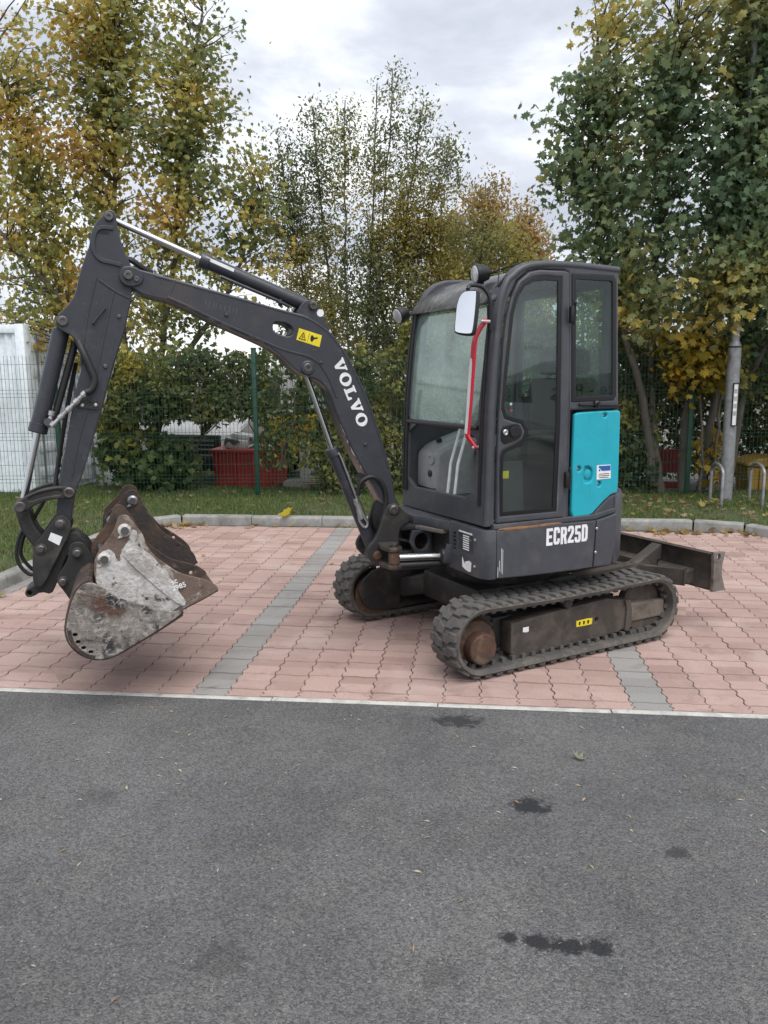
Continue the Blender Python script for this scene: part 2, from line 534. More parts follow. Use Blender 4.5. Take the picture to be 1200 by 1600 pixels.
# ---- asphalt
def asphalt_mat():
    m, nt, n, l, b = node_mat('asphalt')
    pos = tex_coord(nt, 'World')
    f1 = noise_fac(nt, pos, 0.75, 0.36, 0.64, 8, 0.66)
    col = mix_col(nt, f1, (0.086, 0.085, 0.085), (0.142, 0.140, 0.138))
    f2 = noise_fac(nt, pos, 3.3, 0.52, 0.8, 6, dist=0.4)
    col = mix_col(nt, f2, col, (0.145, 0.138, 0.128))
    vo = n.new('ShaderNodeTexVoronoi'); vo.inputs['Scale'].default_value = 150
    wv = n.new('ShaderNodeTexNoise'); wv.inputs['Scale'].default_value = 60; wv.inputs['Detail'].default_value = 2
    l.new(pos, wv.inputs['Vector'])
    mpv = mix_col(nt, 0.012, pos, wv.outputs['Color'], 'ADD')
    l.new(mpv, vo.inputs['Vector'])
    st = n.new('ShaderNodeSeparateColor'); l.new(vo.outputs['Color'], st.inputs[0])
    mr = n.new('ShaderNodeMapRange'); mr.inputs['To Min'].default_value = 0.55; mr.inputs['To Max'].default_value = 1.45
    l.new(st.outputs[0], mr.inputs['Value'])
    cc = n.new('ShaderNodeCombineColor')
    for i in range(3): l.new(mr.outputs[0], cc.inputs[i])
    col = mix_col(nt, 1.0, col, cc.outputs[0], 'MULTIPLY')
    sp_ = n.new('ShaderNodeMapRange'); sp_.inputs['From Min'].default_value = 0.993; sp_.inputs['From Max'].default_value = 0.998
    l.new(st.outputs[1], sp_.inputs['Value'])
    col = mix_col(nt, sp_.outputs[0], col, (0.26, 0.25, 0.235))
    # dark oil drips, each with a ragged outline of its own
    edge = n.new('ShaderNodeTexNoise'); edge.inputs['Scale'].default_value = 21; edge.inputs['Detail'].default_value = 8; edge.inputs['Roughness'].default_value = 0.8
    l.new(pos, edge.inputs['Vector'])
    tot = None
    for (sx, sy, rx, ry, s) in STAINS:
        mp = n.new('ShaderNodeMapping'); mp.vector_type = 'TEXTURE'
        mp.inputs['Location'].default_value = (sx, sy, 0)
        mp.inputs['Scale'].default_value = (rx, ry, 1)
        l.new(pos, mp.inputs['Vector'])
        ln = n.new('ShaderNodeVectorMath'); ln.operation = 'LENGTH'
        l.new(mp.outputs[0], ln.inputs[0])
        ad = n.new('ShaderNodeMath'); ad.operation = 'MULTIPLY_ADD'
        l.new(edge.outputs['Fac'], ad.inputs[0]); ad.inputs[1].default_value = 4.4; ad.inputs[2].default_value = -2.2
        sm = n.new('ShaderNodeMath'); sm.operation = 'ADD'
        l.new(ln.outputs['Value'], sm.inputs[0]); l.new(ad.outputs[0], sm.inputs[1])
        r = n.new('ShaderNodeMapRange'); r.inputs['From Min'].default_value = 1.1; r.inputs['From Max'].default_value = 0.65
        r.inputs['To Max'].default_value = s
        l.new(sm.outputs[0], r.inputs['Value'])
        if tot is None: tot = r.outputs[0]
        else:
            mx = n.new('ShaderNodeMath'); mx.operation = 'MAXIMUM'
            l.new(tot, mx.inputs[0]); l.new(r.outputs[0], mx.inputs[1]); tot = mx.outputs[0]
    col = mix_col(nt, tot, col, (0.018, 0.018, 0.020))
    l.new(col, b.inputs['Base Color'])
    b.inputs['Roughness'].default_value = 0.82
    dst = n.new('ShaderNodeMath'); dst.operation = 'SUBTRACT'; dst.inputs[0].default_value = 0.6
    l.new(vo.outputs['Distance'], dst.inputs[1])
    add_bump(nt, b, dst.outputs[0], 0.8, 0.008)
    return m
STAINS = [(-0.04, 3.90, 0.14, 0.07, 0.85), (0.267, 3.10, 0.085, 0.07, 1.0), (0.79, 2.81, 0.045, 0.04, 0.7),
          (0.142, 2.293, 0.035, 0.032, 1.0), (0.228, 2.284, 0.055, 0.042, 1.0), (0.318, 2.275, 0.055, 0.045, 1.0), (0.417, 2.284, 0.055, 0.045, 1.0),
          (-0.73, 2.11, 0.09, 0.08, 0.35), (-0.06, 2.12, 0.07, 0.07, 0.3), (-1.55, 3.0, 0.1, 0.08, 0.3)]
tag(sheet('asphalt_road', -60, -60, 60, FRONT_Y - 0.052, 0.0, asphalt_mat()), kind='structure')

# ---- flush concrete edging between asphalt and pavers
edgem = surf('edging_concrete', (0.50, 0.485, 0.45), 0.85, layers=(((0.25, 0.24, 0.22), 9, 0.5, 0.75), ((0.09, 0.085, 0.08), 30, 0.62, 0.75)), coord='World', bump=0.3)
edging = sheet('concrete_edging', -9, FRONT_Y - 0.052, 9, FRONT_Y, -0.03, edgem)
tag(edging, kind='structure')
bm = bmesh.new(); box_bm(bm, (-0.455, -0.026, -0.028), (0.455, 0.022, 0.003), 0.004)
em = bm_mesh(bm, 'edging_stone')
for i in range(14):
    o = link('edging_stone', em, edgem, edging, 40) if i == 0 else None
    if o is None:
        o = bpy.data.objects.new('edging_stone', em); COL.objects.link(o); o.parent = edging
    o.location = (-6.1 + i * 0.915, FRONT_Y - 0.026 + random.uniform(-0.003, 0.003), random.uniform(-0.002, 0.001))

# ---- block paving
def paver_mat(name, c0, c1, c2):
    m, nt, n, l, b = node_mat(name)
    pos = tex_coord(nt, 'World')
    sc = n.new('ShaderNodeVectorMath'); sc.operation = 'DIVIDE'; sc.inputs[1].default_value = (COLW, ROWD, 1)
    l.new(pos, sc.inputs[0])
    of = n.new('ShaderNodeVectorMath'); of.operation = 'ADD'; of.inputs[1].default_value = (100.5 - (-1.44 / COLW) % 1, 100 - (FRONT_Y / ROWD) % 1, 0)
    l.new(sc.outputs[0], of.inputs[0])
    fl = n.new('ShaderNodeVectorMath'); fl.operation = 'FLOOR'; l.new(of.outputs[0], fl.inputs[0])
    mlt = n.new('ShaderNodeVectorMath'); mlt.operation = 'MULTIPLY'; mlt.inputs[1].default_value = (1, 1, 0)
    l.new(fl.outputs[0], mlt.inputs[0])
    wnz = n.new('ShaderNodeTexWhiteNoise'); l.new(mlt.outputs[0], wnz.inputs['Vector'])
    col = mix_col(nt, wnz.outputs['Value'], c0, c1)
    f = noise_fac(nt, pos, 90, 0.35, 0.7, 4)
    col = mix_col(nt, f, mix_col(nt, 0.25, col, (0.1, 0.07, 0.06)), col)
    f = noise_fac(nt, pos, 1.6, 0.5, 0.8, 5, dist=0.5)
    col = mix_col(nt, f, col, c2)
    f = noise_fac(nt, pos, 3.6, 0.54, 0.72, 8, 0.72, dist=0.5)
    f2 = n.new('ShaderNodeMath'); f2.operation = 'MULTIPLY'; f2.inputs[1].default_value = 0.55; l.new(f, f2.inputs[0])
    col = mix_col(nt, f2.outputs[0], col, (0.13, 0.085, 0.075))
    f = noise_fac(nt, pos, 0.55, 0.42, 0.70, 4, 0.6)
    f3 = n.new('ShaderNodeMath'); f3.operation = 'MULTIPLY'; f3.inputs[1].default_value = 0.35; l.new(f, f3.inputs[0])
    col = mix_col(nt, f3.outputs[0], col, (0.27, 0.20, 0.175))
    l.new(col, b.inputs['Base Color'])
    b.inputs['Roughness'].default_value = 0.88
    add_bump(nt, b, noise_fac(nt, pos, 240, 0.2, 0.8, 3), 0.3, 0.004)
    return m
PAV_R = paver_mat('red_paver', (0.355, 0.237, 0.203), (0.50, 0.348, 0.305), (0.49, 0.38, 0.335))
PAV_G = paver_mat('grey_paver', (0.25, 0.246, 0.236), (0.33, 0.325, 0.312), (0.34, 0.33, 0.312))

def paver_outline(x0, x1, y0, y1, g=0.0024, gy=0.0055):
    """interlocking block: zigzag long joints, wavy cross joints"""
    def side(x, y, s):
        a = 0.0068
        d = y1 - y0
        return [(x + s * g + a * k, y + d * t) for t, k in ((0.0, 0), (0.07, -1), (0.19, -1), (0.31, 1), (0.43, 1), (0.5, 0), (0.57, -1), (0.69, -1), (0.81, 1), (0.93, 1), (1.0, 0))]
    def cross(y, s):
        w = x1 - x0
        return [(x0 + w * t, y + s * gy + 0.0035 * k) for t, k in ((0.2, 1), (0.4, 1), (0.6, -1), (0.8, -1))]
    L = [(x, min(max(y, y0 + gy), y1 - gy)) for x, y in side(x0, y0, 1)]
    Rr = [(x, min(max(y, y0 + gy), y1 - gy)) for x, y in side(x1, y0, -1)]
    return cross(y0, 1) + Rr + cross(y1, -1)[::-1] + L[::-1]

def paver_geo(x0, x1, y0, y1, z=0.0, tilt=(0, 0)):
    lp = paver_outline(x0, x1, y0, y1)
    cx, cy = (x0 + x1) / 2, (y0 + y1) / 2
    inn = [(cx + (x - cx) * 0.982, cy + (y - cy) * 0.982) for x, y in lp]
    n = len(lp)
    V = [(x, y, z + (x - cx) * tilt[0] + (y - cy) * tilt[1]) for x, y in inn] + [(x, y, z - 0.006) for x, y in lp] + [(x, y, -0.03) for x, y in lp]
    Fs = [tuple(range(n))]
    for r in (0, 1):
        for i in range(n):
            j = (i + 1) % n
            Fs.append((r * n + j, r * n + i, (r + 1) * n + i, (r + 1) * n + j))
    return V, Fs

sand = surf('joint_sand', (0.085, 0.072, 0.062), 0.95, layers=(((0.05, 0.055, 0.03), 3, 0.5, 0.7),), coord='World')
paving = sheet('block_paving', LEFT_X - 0.4, FRONT_Y, 5.0, KERB_Y + 0.03, -0.0068, sand)
tag(paving, kind='structure')
c_lo = int(math.floor((LEFT_X - (-1.44)) / COLW)) - 1
cells = []
for ci in range(c_lo, 31):
    xc = -1.44 + ci * COLW
    if xc < LEFT_X - 0.05 or xc > 4.6: continue
    for ri in range(22):
        y0 = FRONT_Y + (ri - 0.55) * ROWD
        y1 = y0 + ROWD
        a, b_ = max(y0, FRONT_Y + 0.002), min(y1, KERB_Y + 0.02)
        if b_ - a < 0.03: continue
        cells.append((xc, a, b_, ci % 12 == 0, y0 >= FRONT_Y and y1 <= KERB_Y))
def in_view(x, y):
    q = Vector((x, y, 0)) - Vector((0, 0, CAM_H))
    z = q.dot(fwd)
    return abs(q.dot(rt2) / z) < 0.485
vis = [c for c in cells if in_view(c[0], (c[1] + c[2]) / 2)]
vis.sort(key=lambda c: c[0] ** 2 + c[1] ** 2)
near = set(vis[:300])
variants = []
for k in range(5):
    V, Fs = paver_geo(-COLW / 2, COLW / 2, -ROWD / 2, ROWD / 2, 0.0, (random.uniform(-0.012, 0.012), random.uniform(-0.012, 0.012)))
    pair = []
    for mt in (PAV_R, PAV_G):
        me = bpy.data.meshes.new('paver'); me.from_pydata(V, [], Fs); me.materials.append(mt); finish(me, 30); pair.append(me)
    variants.append(pair)
rest = {False: ([], []), True: ([], [])}
for c in cells:
    xc, a, b_, grey, full = c
    dz = random.uniform(-0.003, 0.002)
    if c in near:
        if full:
            me = random.choice(variants)[1 if grey else 0]
            o = bpy.data.objects.new('paver', me)
            o.location = (xc, (a + b_) / 2, dz)
        else:
            V, Fs = paver_geo(-COLW / 2, COLW / 2, -(b_ - a) / 2, (b_ - a) / 2)
            me = bpy.data.meshes.new('paver'); me.from_pydata(V, [], Fs); me.materials.append(PAV_G if grey else PAV_R)
            o = bpy.data.objects.new('paver', me)
            o.location = (xc, (a + b_) / 2, dz)
        COL.objects.link(o); o.parent = paving
    else:
        V, Fs = paver_geo(xc - COLW / 2, xc + COLW / 2, a, b_, dz)
        VV, FF = rest[grey]
        k = len(VV)
        VV.extend(V); FF.extend([tuple(i + k for i in f) for f in Fs])
for grey, (VV, FF) in rest.items():
    me = bpy.data.meshes.new('distant_pavers'); me.from_pydata(VV, [], FF)
    o = link('distant_pavers', me, PAV_G if grey else PAV_R, paving, 30)
    tag(o, kind='stuff')

# ---- kerbs
kerbm = surf('kerb_concrete', (0.27, 0.265, 0.25), 0.9, layers=(((0.14, 0.14, 0.125), 5, 0.48, 0.7), ((0.36, 0.35, 0.33), 14, 0.55, 0.8)), coord='World', bump=0.3, bscale=90)
kerb = empty('kerb', (0, KERB_Y, 0))
tag(kerb, kind='structure')
bm = bmesh.new()
prof = [(0, -0.05), (0, 0.085), (0.018, 0.105), (0.125, 0.105), (0.125, -0.05)]
A = [bm.verts.new((-0.5, y, z)) for y, z in prof]; B_ = [bm.verts.new((0.5, y, z)) for y, z in prof]
for i in range(5): bm.faces.new((A[i], A[(i + 1) % 5], B_[(i + 1) % 5], B_[i]))
bm.faces.new(A[::-1]); bm.faces.new(B_)
bmesh.ops.bevel(bm, geom=[e for e in bm.edges], offset=0.004, segments=1, affect='EDGES')
km = bm_mesh(bm, 'kerb_stone')
km.materials.append(kerbm); finish(km, 30)
def kerb_run(p, q):
    p, q = Vector(p), Vector(q)
    L = (q - p).length
    n = max(1, round(L / 0.915))
    ang = math.atan2(q.y - p.y, q.x - p.x)
    for i in range(n):
        o = bpy.data.objects.new('kerb_stone', km); COL.objects.link(o); o.parent = kerb
        c = p.lerp(q, (i + 0.5) / n)
        o.location = (c.x, c.y - KERB_Y, random.uniform(-0.004, 0.004))
        o.rotation_euler = (0, 0, ang + random.uniform(-0.004, 0.004))
        o.scale = (L / n - 0.006, 1, 1)
kerb_run((-3.45, KERB_Y), (2.55, KERB_Y + 0.06))
kerb_run((LEFT_X, KERB_Y - 0.35), (-3.46, KERB_Y))
kerb_run((LEFT_X - 0.06, 3.6), (LEFT_X, KERB_Y - 0.36))
kerb_run((2.56, KERB_Y + 0.06), (3.05, KERB_Y - 0.12))
kerb_run((3.06, KERB_Y - 0.13), (3.65, KERB_Y - 0.85))
kerb_run((3.66, KERB_Y - 0.86), (4.2, KERB_Y - 3.2))

# ---- grass verge
soil = surf('verge_soil', (0.055, 0.07, 0.025), 0.95, layers=(((0.10, 0.085, 0.05), 2.5, 0.5, 0.75),), coord='World', vscale=6)
bm = bmesh.new()
vp_ = [(-30, 3.4), (LEFT_X - 0.14, 3.4), (LEFT_X - 0.1, KERB_Y - 0.33), (-3.5, KERB_Y + 0.1), (2.56, KERB_Y + 0.16), (3.1, KERB_Y - 0.02), (3.75, KERB_Y - 0.78), (4.3, KERB_Y - 3.2), (30, KERB_Y - 3.2), (30, 12.1), (-30, 12.1)]
vs = [bm.verts.new((x, y, 0.075)) for x, y in vp_]
bm.faces.new(vs)
verge = link('grass_verge', bm_mesh(bm, 'grass_verge'), soil, None, 0)
tag(verge, kind='structure')

def on_verge(x, y):
    inside = False
    n = len(vp_)
    for i in range(n):
        (xa, ya), (xb, yb) = vp_[i], vp_[(i + 1) % n]
        if (ya > y) != (yb > y) and x < (xb - xa) * (y - ya) / (yb - ya) + xa: inside = not inside
    return inside

def blades(name, pts, hmin, hmax, w, cols, mat):
    """grass: bent blades of two triangles pairs each"""
    n = len(pts)
    P = np.array(pts)
    a = rng.uniform(0, 2 * np.pi, n); h = rng.uniform(hmin, hmax, n); lean = rng.normal(0, 0.35, (n, 2)) * h[:, None]
    dx, dy = np.cos(a) * w, np.sin(a) * w
    V = np.zeros((n, 5, 3))
    V[:, 0] = P + np.stack([-dx, -dy, np.zeros(n)], 1)
    V[:, 1] = P + np.stack([dx, dy, np.zeros(n)], 1)
    mid = P + np.stack([lean[:, 0] * .4, lean[:, 1] * .4, h * .6], 1)
    V[:, 2] = mid + np.stack([-dx, -dy, np.zeros(n)], 1) * .8
    V[:, 3] = mid + np.stack([dx, dy, np.zeros(n)], 1) * .8
    V[:, 4] = P + np.stack([lean[:, 0], lean[:, 1], h], 1)
    tri = np.array([[0, 1, 3], [0, 3, 2], [2, 3, 4]])
    Fi = (np.arange(n)[:, None, None] * 5 + tri[None]).reshape(-1, 3)
    C = np.repeat(np.array(cols)[rng.integers(0, len(cols), n)] * rng.uniform(.7, 1.25, (n, 1)), 5, 0)
    return leaf_object(name, V.reshape(-1, 3), Fi, C, mat)

def leaf_object(name, V, Fi, C, mat, parent=None):
    me = bpy.data.meshes.new(name)
    me.vertices.add(len(V)); me.vertices.foreach_set('co', np.ascontiguousarray(V, dtype=np.float32).ravel())
    m = len(Fi)
    me.loops.add(m * 3); me.loops.foreach_set('vertex_index', np.ascontiguousarray(Fi, dtype=np.int32).ravel())
    me.polygons.add(m); me.polygons.foreach_set('loop_start', np.arange(m, dtype=np.int32) * 3)
    at = me.color_attributes.new('col', 'FLOAT_COLOR', 'POINT')
    at.data.foreach_set('color', np.concatenate([np.clip(C, 0, 1), np.ones((len(C), 1))], 1).astype(np.float32).ravel())
    me.update(calc_edges=True); me.validate()
    me.materials.append(mat)
    o = bpy.data.objects.new(name, me); COL.objects.link(o)
    if parent is not None: o.parent = parent
    return o

def leaf_mat(name, trans=0.35, rough=0.55):
    m, nt, n, l, b = node_mat(name)
    at = n.new('ShaderNodeVertexColor'); at.layer_name = 'col'
    l.new(at.outputs['Color'], b.inputs['Base Color'])
    b.inputs['Roughness'].default_value = rough
    b.inputs['Specular IOR Level'].default_value = 0.35
    tr = n.new('ShaderNodeBsdfTranslucent'); l.new(at.outputs['Color'], tr.inputs['Color'])
    mx = n.new('ShaderNodeMixShader'); mx.inputs[0].default_value = trans
    l.new(b.outputs[0], mx.inputs[1]); l.new(tr.outputs[0], mx.inputs[2])
    l.new(mx.outputs[0], n['Material Output'].inputs['Surface'])
    return m
LEAFM = leaf_mat('leaf_blade', 0.55)
GRASSM = leaf_mat('grass_blade', 0.3)
pts = []
while len(pts) < 42000:
    x, y = random.uniform(-8, 7), random.uniform(5.0, 12.0)
    if not on_verge(x, y) or not in_view(x, y): continue
    d = mnoise.noise(Vector((x * 0.8, y * 0.8, 3)))
    if random.random() < 0.75 + d * 0.9:
        pts.append((x, y, 0.075))
g = blades('grass', pts, 0.02, 0.065, 0.0035, [(0.10, 0.16, 0.035), (0.13, 0.19, 0.05), (0.08, 0.13, 0.03), (0.19, 0.20, 0.075)], GRASSM)
tag(g, 'short green grass growing on the verge behind the kerb', 'grass', kind='stuff')

# ================================================================== EXCAVATOR
# local axes: x (u) forward to the bucket, y (v) to the operator's left, z (w) up; origin on the ground below the slew ring
SX, SY = 0.215, 5.514
UP_A, TR_A, BO_A = 211, 215, 204
EX = empty('mini_excavator', (SX, SY, 0), R(UP_A))
tag(EX, 'dark grey mini excavator with cab, teal side cover and rubber tracks on the paving', 'excavator')
M_TRACK = Matrix.Rotation(R(TR_A - UP_A), 4, 'Z')
POST = (0.86, -0.03)
M_BOOM = Matrix.Translation((POST[0], POST[1], 0)) @ Matrix.Rotation(R(BO_A - UP_A), 4, 'Z')

# ------------------------------------------------------------------ undercarriage
CUR = M_TRACK
TVO, TW = 0.80, 0.26
CW, RO, HALF = 0.232, 0.205, 0.69
THICK = 0.032
def track_path(r, n_arc=20, n_str=26):
    P = []
    for i in range(n_str): P.append((-HALF + 2 * HALF * i / n_str, CW - r))            # bottom, towards front
    for i in range(n_arc):
        a = -math.pi / 2 + math.pi * i / n_arc; P.append((HALF + r * math.cos(a), CW + r * math.sin(a)))
    for i in range(n_str):
        t = i / n_str
        P.append((HALF - 2 * HALF * t, CW + r - 0.012 * math.sin(math.pi * t)))
    for i in range(n_arc):
        a = math.pi / 2 + math.pi * i / n_arc; P.append((-HALF + r * math.cos(a), CW + r * math.sin(a)))
    return P
def path_at(s, r):
    per = [2 * HALF, math.pi * r, 2 * HALF, math.pi * r]
    s %= sum(per)
    if s < per[0]: return (-HALF + s, CW - r), (1, 0)
    s -= per[0]
    if s < per[1]:
        a = -math.pi / 2 + s / r; return (HALF + r * math.cos(a), CW + r * math.sin(a)), (-math.sin(a), math.cos(a))
    s -= per[1]
    if s < per[2]: return (HALF - s, CW + r - 0.012 * math.sin(math.pi * s / per[2])), (-1, 0)
    s -= per[2]
    a = math.pi / 2 + s / r; return (-HALF + r * math.cos(a), CW + r * math.sin(a)), (-math.sin(a), math.cos(a))
PER = 4 * HALF + 2 * math.pi * RO

def lug_mesh():
    # tapered block with a stepped flank, base at z=0, x along the belt, y across
    base = [(-0.030, -0.060), (0.012, -0.060), (0.020, -0.018), (0.036, -0.006), (0.036, 0.060), (-0.006, 0.060), (-0.014, 0.012), (-0.030, 0.002)]
    bm = bmesh.new()
    rows = []
    for z, k in ((-0.004, 1.12), (0.011, 1.05), (0.015, 0.95)):
        rows.append([bm.verts.new((x * k, y * (0.5 + k / 2), z)) for x, y in base])
    for a, b in zip(rows, rows[1:]):
        for i in range(8): bm.faces.new((a[i], a[(i + 1) % 8], b[(i + 1) % 8], b[i]))
    bm.faces.new(rows[-1])
    me = bm_mesh(bm, 'tread_lug'); me.materials.append(TRACKL); finish(me, 35)
    return me
LUG = lug_mesh()
def mirror_mesh(me):
    m2 = me.copy()
    m2.transform(Matrix.Scale(-1, 4, (0, 1, 0)))
    m2.flip_normals()
    return m2
LUG2 = mirror_mesh(LUG)

def make_track(side):
    v1 = TVO if side > 0 else -TVO + TW
    v0 = v1 - TW
    Po, Pi = track_path(RO), track_path(RO - THICK)
    n = len(Po)
    bm = bmesh.new()
    sec = []
    for i in range(n):
        (ox, oz), (ix, iz) = Po[i], Pi[i]
        mx, mz = (ox * .72 + ix * .28), (oz * .72 + iz * .28)
        sec.append([bm.verts.new(c) for c in ((ix, v0 + .012, iz), (mx, v0, mz), (ox, v0 + .01, oz), (ox, v1 - .01, oz), (mx, v1, mz), (ix, v1 - .012, iz))])
    for i in range(n):
        a, b = sec[i], sec[(i + 1) % n]
        for j in range(6): bm.faces.new((a[j], a[(j + 1) % 6], b[(j + 1) % 6], b[j]))
    belt = link('rubber_track', bm_mesh(bm, 'rubber_track', CUR), TRACKR, EX, 35)
    rows = 50
    for k in range(rows):
        for half, me in ((0, LUG), (1, LUG2)):
            (x, z), (tx, tz) = path_at((k + 0.5 * half) * PER / rows, RO)
            nx, nz = tz, -tx
            yc = (v0 + 0.066) if half == 0 else (v1 - 0.066)
            Mx = Matrix(((tx, 0, nx, x), (0, 1, 0, yc), (tz, 0, nz, z), (0, 0, 0, 1)))
            # keep a right-handed frame
            if Mx.to_3x3().determinant() < 0:
                Mx = Mx @ Matrix.Scale(-1, 4, (0, 1, 0))
            o = bpy.data.objects.new('tread_lug', me); COL.objects.link(o); o.parent = belt
            o.matrix_local = CUR @ Mx @ Matrix.Rotation(random.uniform(-0.05, 0.05), 4, 'Z')
    # guide lugs inside the belt, too small to pick apart
    bm = bmesh.new()
    for k in range(54):
        (x, z), (tx, tz) = path_at(k * PER / 54 * (1), RO - THICK)
        ang = math.atan2(tz, tx)
        for yy in (v0 + 0.075, v1 - 0.075):
            Mx = Matrix.Translation((x, yy, z)) @ Matrix.Rotation(-ang, 4, 'Y')
            box_bm(bm, (-0.014, -0.017, -0.01), (0.014, 0.017, 0.028), 0, Mx)
    o = link('guide_lugs', bm_mesh(bm, 'guide_lugs', CUR), TRACKL, belt, 0)
    tag(o, kind='stuff')
    return v0, v1

for side in (1, -1):
    v0, v1 = make_track(side)
    s = side
    vo = TVO * s                    # outer edge
    q = lambda d: vo - s * d        # distance inwards from the outer edge
    prof = [(0.448, 0.285), (0.30, 0.298), (0.0, 0.318), (-0.32, 0.333), (-0.48, 0.30), (-0.518, 0.24), (-0.518, 0.12), (-0.44, 0.088), (-0.2, 0.075), (0.05, 0.068), (0.3, 0.058), (0.36, 0.05), (0.418, 0.058), (0.448, 0.10)]
    fr = plate('track_frame', [prof, circle(-0.239, 0.203, 0.014, 12)], q(0.075), q(0.19), FRAMEST, EX, bevel=0.01)
    plate('frame_rib', [(-0.47, 0.30), (-0.52, 0.30), (-0.535, 0.23), (-0.535, 0.115), (-0.50, 0.085), (-0.478, 0.1), (-0.49, 0.24)], q(0.06), q(0.19), FRAMEST, fr, bevel=0.005)
    plate('idler_yoke', [(-0.50, 0.272), (-0.84, 0.258), (-0.856, 0.146), (-0.80, 0.142), (-0.53, 0.142)], q(0.07), q(0.13), surf('yoke_clay', (0.16, 0.135, 0.11), 0.85, layers=(((0.07, 0.055, 0.045), 8, 0.48, 0.7),), bump=0.3), fr, bevel=0.012)
    plate('yoke_guard', [(-0.53, 0.14), (-0.84, 0.135), (-0.76, 0.085), (-0.58, 0.075)], q(0.085), q(0.13), FRAMEST, fr, bevel=0.005)
    if s > 0:
        plate('warning_sticker', [(-0.066, 0.222), (-0.15, 0.226), (-0.2, 0.222), (-0.197, 0.183), (-0.13, 0.181), (-0.067, 0.184)], q(0.0735), q(0.078), YELLOW, fr, bevel=0.0005)
        plate('worn_sticker', [(0.36, 0.248), (0.315, 0.248), (0.315, 0.218), (0.33, 0.214), (0.36, 0.22)], q(0.0735), q(0.078), DECAL, fr, bevel=0.0005)
        for k in range(3): plate('sticker_mark', [(-0.085 - k * 0.036, 0.215), (-0.085 - k * 0.036 - 0.018, 0.212), (-0.085 - k * 0.036 - 0.012, 0.190), (-0.085 - k * 0.036, 0.192)], q(0.0728), q(0.0737), GASKET, fr, bevel=0.0002)
    lathe('drive_motor', (0.682, q(0.15), 0.178), (0, s, 0), [(-0.1, 0.165), (0.0, 0.165), (0.03, 0.15), (0.045, 0.105), (0.05, 0.096), (0.115, 0.094), (0.122, 0.088), (0.123, 0.0)], RUSTD, EX, 28)
    # sprocket ring with teeth behind the motor
    teeth = []
    for i in range(36):
        r = 0.172 if i % 2 == 0 else 0.150
        a = 2 * math.pi * i / 36; teeth.append((0.682 + r * math.cos(a), CW - 0.01 + r * math.sin(a)))
    plate('sprocket', teeth, q(0.155), q(0.18), STEEL, EX, bevel=0.003)
    lathe('idler_wheel', (-0.685, q(0.13), CW), (0, s, 0), [(-0.07, 0.15), (-0.05, 0.168), (0.0, 0.168), (0.012, 0.15), (0.014, 0.07), (0.02, 0.05), (0.02, 0.0)], FRAMEST, EX, 28)
    lathe('carrier_roller', (0.012, q(0.11), 0.352), (0, s, 0), [(-0.05, 0.036), (0.04, 0.036), (0.05, 0.03), (0.05, 0)], STEEL, EX, 16)
    for u_ in (-0.36, -0.08, 0.22):
        lathe('track_roller', (u_, q(0.17), 0.105), (0, s, 0), [(-0.06, 0.05), (0.03, 0.05), (0.045, 0.034), (0.05, 0)], STEEL, EX, 16)
    # frame beam behind the outer plate
    box('frame_beam', (-0.5, min(q(0.19), q(0.27)), 0.1), (0.5, max(q(0.19), q(0.27)), 0.3), STEEL, EX, 0.01)
# round guard plate seen on the inside of the far track
plate('inner_guard', [(0.2, 0.39), (0.62, 0.40), (0.72, 0.38), (0.80, 0.32), (0.83, 0.24), (0.80, 0.15), (0.72, 0.09), (0.6, 0.07), (0.2, 0.08)], -0.552, -0.53, STEEL, EX, bevel=0.01)
CUR = M_TRACK
box('undercarriage_frame', (-0.42, -0.34, 0.20), (0.42, 0.34, 0.40), STEEL, EX, 0.03)
for su in (-1, 1):
    for sv in (-1, 1):
        bmx = bmesh.new()
        Mx, L = beam_matrix((su * 0.22, sv * 0.25, 0.32), (su * 0.40, sv * 0.60, 0.22))
        box_bm(bmx, (0, -0.11, -0.07), (L, 0.11, 0.07), 0.02, Mx)
        link('cross_leg', bm_mesh(bmx, 'cross_leg', CUR), STEEL, EX, 40)
lathe('slew_ring', (0, 0, 0.40), (0, 0, 1), [(0, 0.36), (0.05, 0.37), (0.06, 0.39), (0.15, 0.39), (0.17, 0.36)], STEEL, EX, 40)

# dozer blade
bl = 0.80
prof = [(-1.235, 0.545), (-1.262, 0.50), (-1.275, 0.42), (-1.268, 0.35), (-1.25, 0.28)]
sweep = [(p[0], p[1]) for p in chaikin(prof, 2, closed=False)]
blade = sweep_shell('dozer_blade', sweep, -bl + 0.01, bl - 0.01, 0.022, FRAMEST, EX)
endp = [(-1.205, 0.553), (-1.325, 0.545), (-1.318, 0.51), (-1.302, 0.46), (-1.305, 0.38), (-1.335, 0.30), (-1.352, 0.268), (-1.215, 0.272), (-1.22, 0.40)]
for s in (1, -1):
    plate('end_plate', [endp, circle(-1.26, 0.512, 0.019, 12, 0.024)], s * (bl - 0.012), s * (bl + 0.014), surf('blade_edge_steel', (0.2, 0.18, 0.16), 0.6, 0.3, layers=(((0.09, 0.06, 0.045), 12, 0.5, 0.7),), bump=0.2), blade, bevel=0.004)
box('cutting_edge', (-1.275, -bl + .012, 0.268), (-1.245, bl - .012, 0.33), FRAMEST, blade, 0.004)
plate('blade_stiffener', [(-1.24, 0.29), (-1.235, 0.40), (-1.15, 0.385), (-1.13, 0.30)], -bl + 0.05, bl - 0.16, FRAMEST, blade, bevel=0.008)
for s in (1, -1):
    beam('push_arm', (-0.42, s * 0.26, 0.30), (-1.16, s * 0.33, 0.355), 0.085, 0.12, FRAMEST, EX, 0.01)
    plate('blade_gusset', [(-1.24, 0.535), (-1.225, 0.41), (-1.0, 0.39), (-0.98, 0.405)], s * 0.30 - 0.045, s * 0.30 + 0.045, FRAMEST, blade, bevel=0.006)
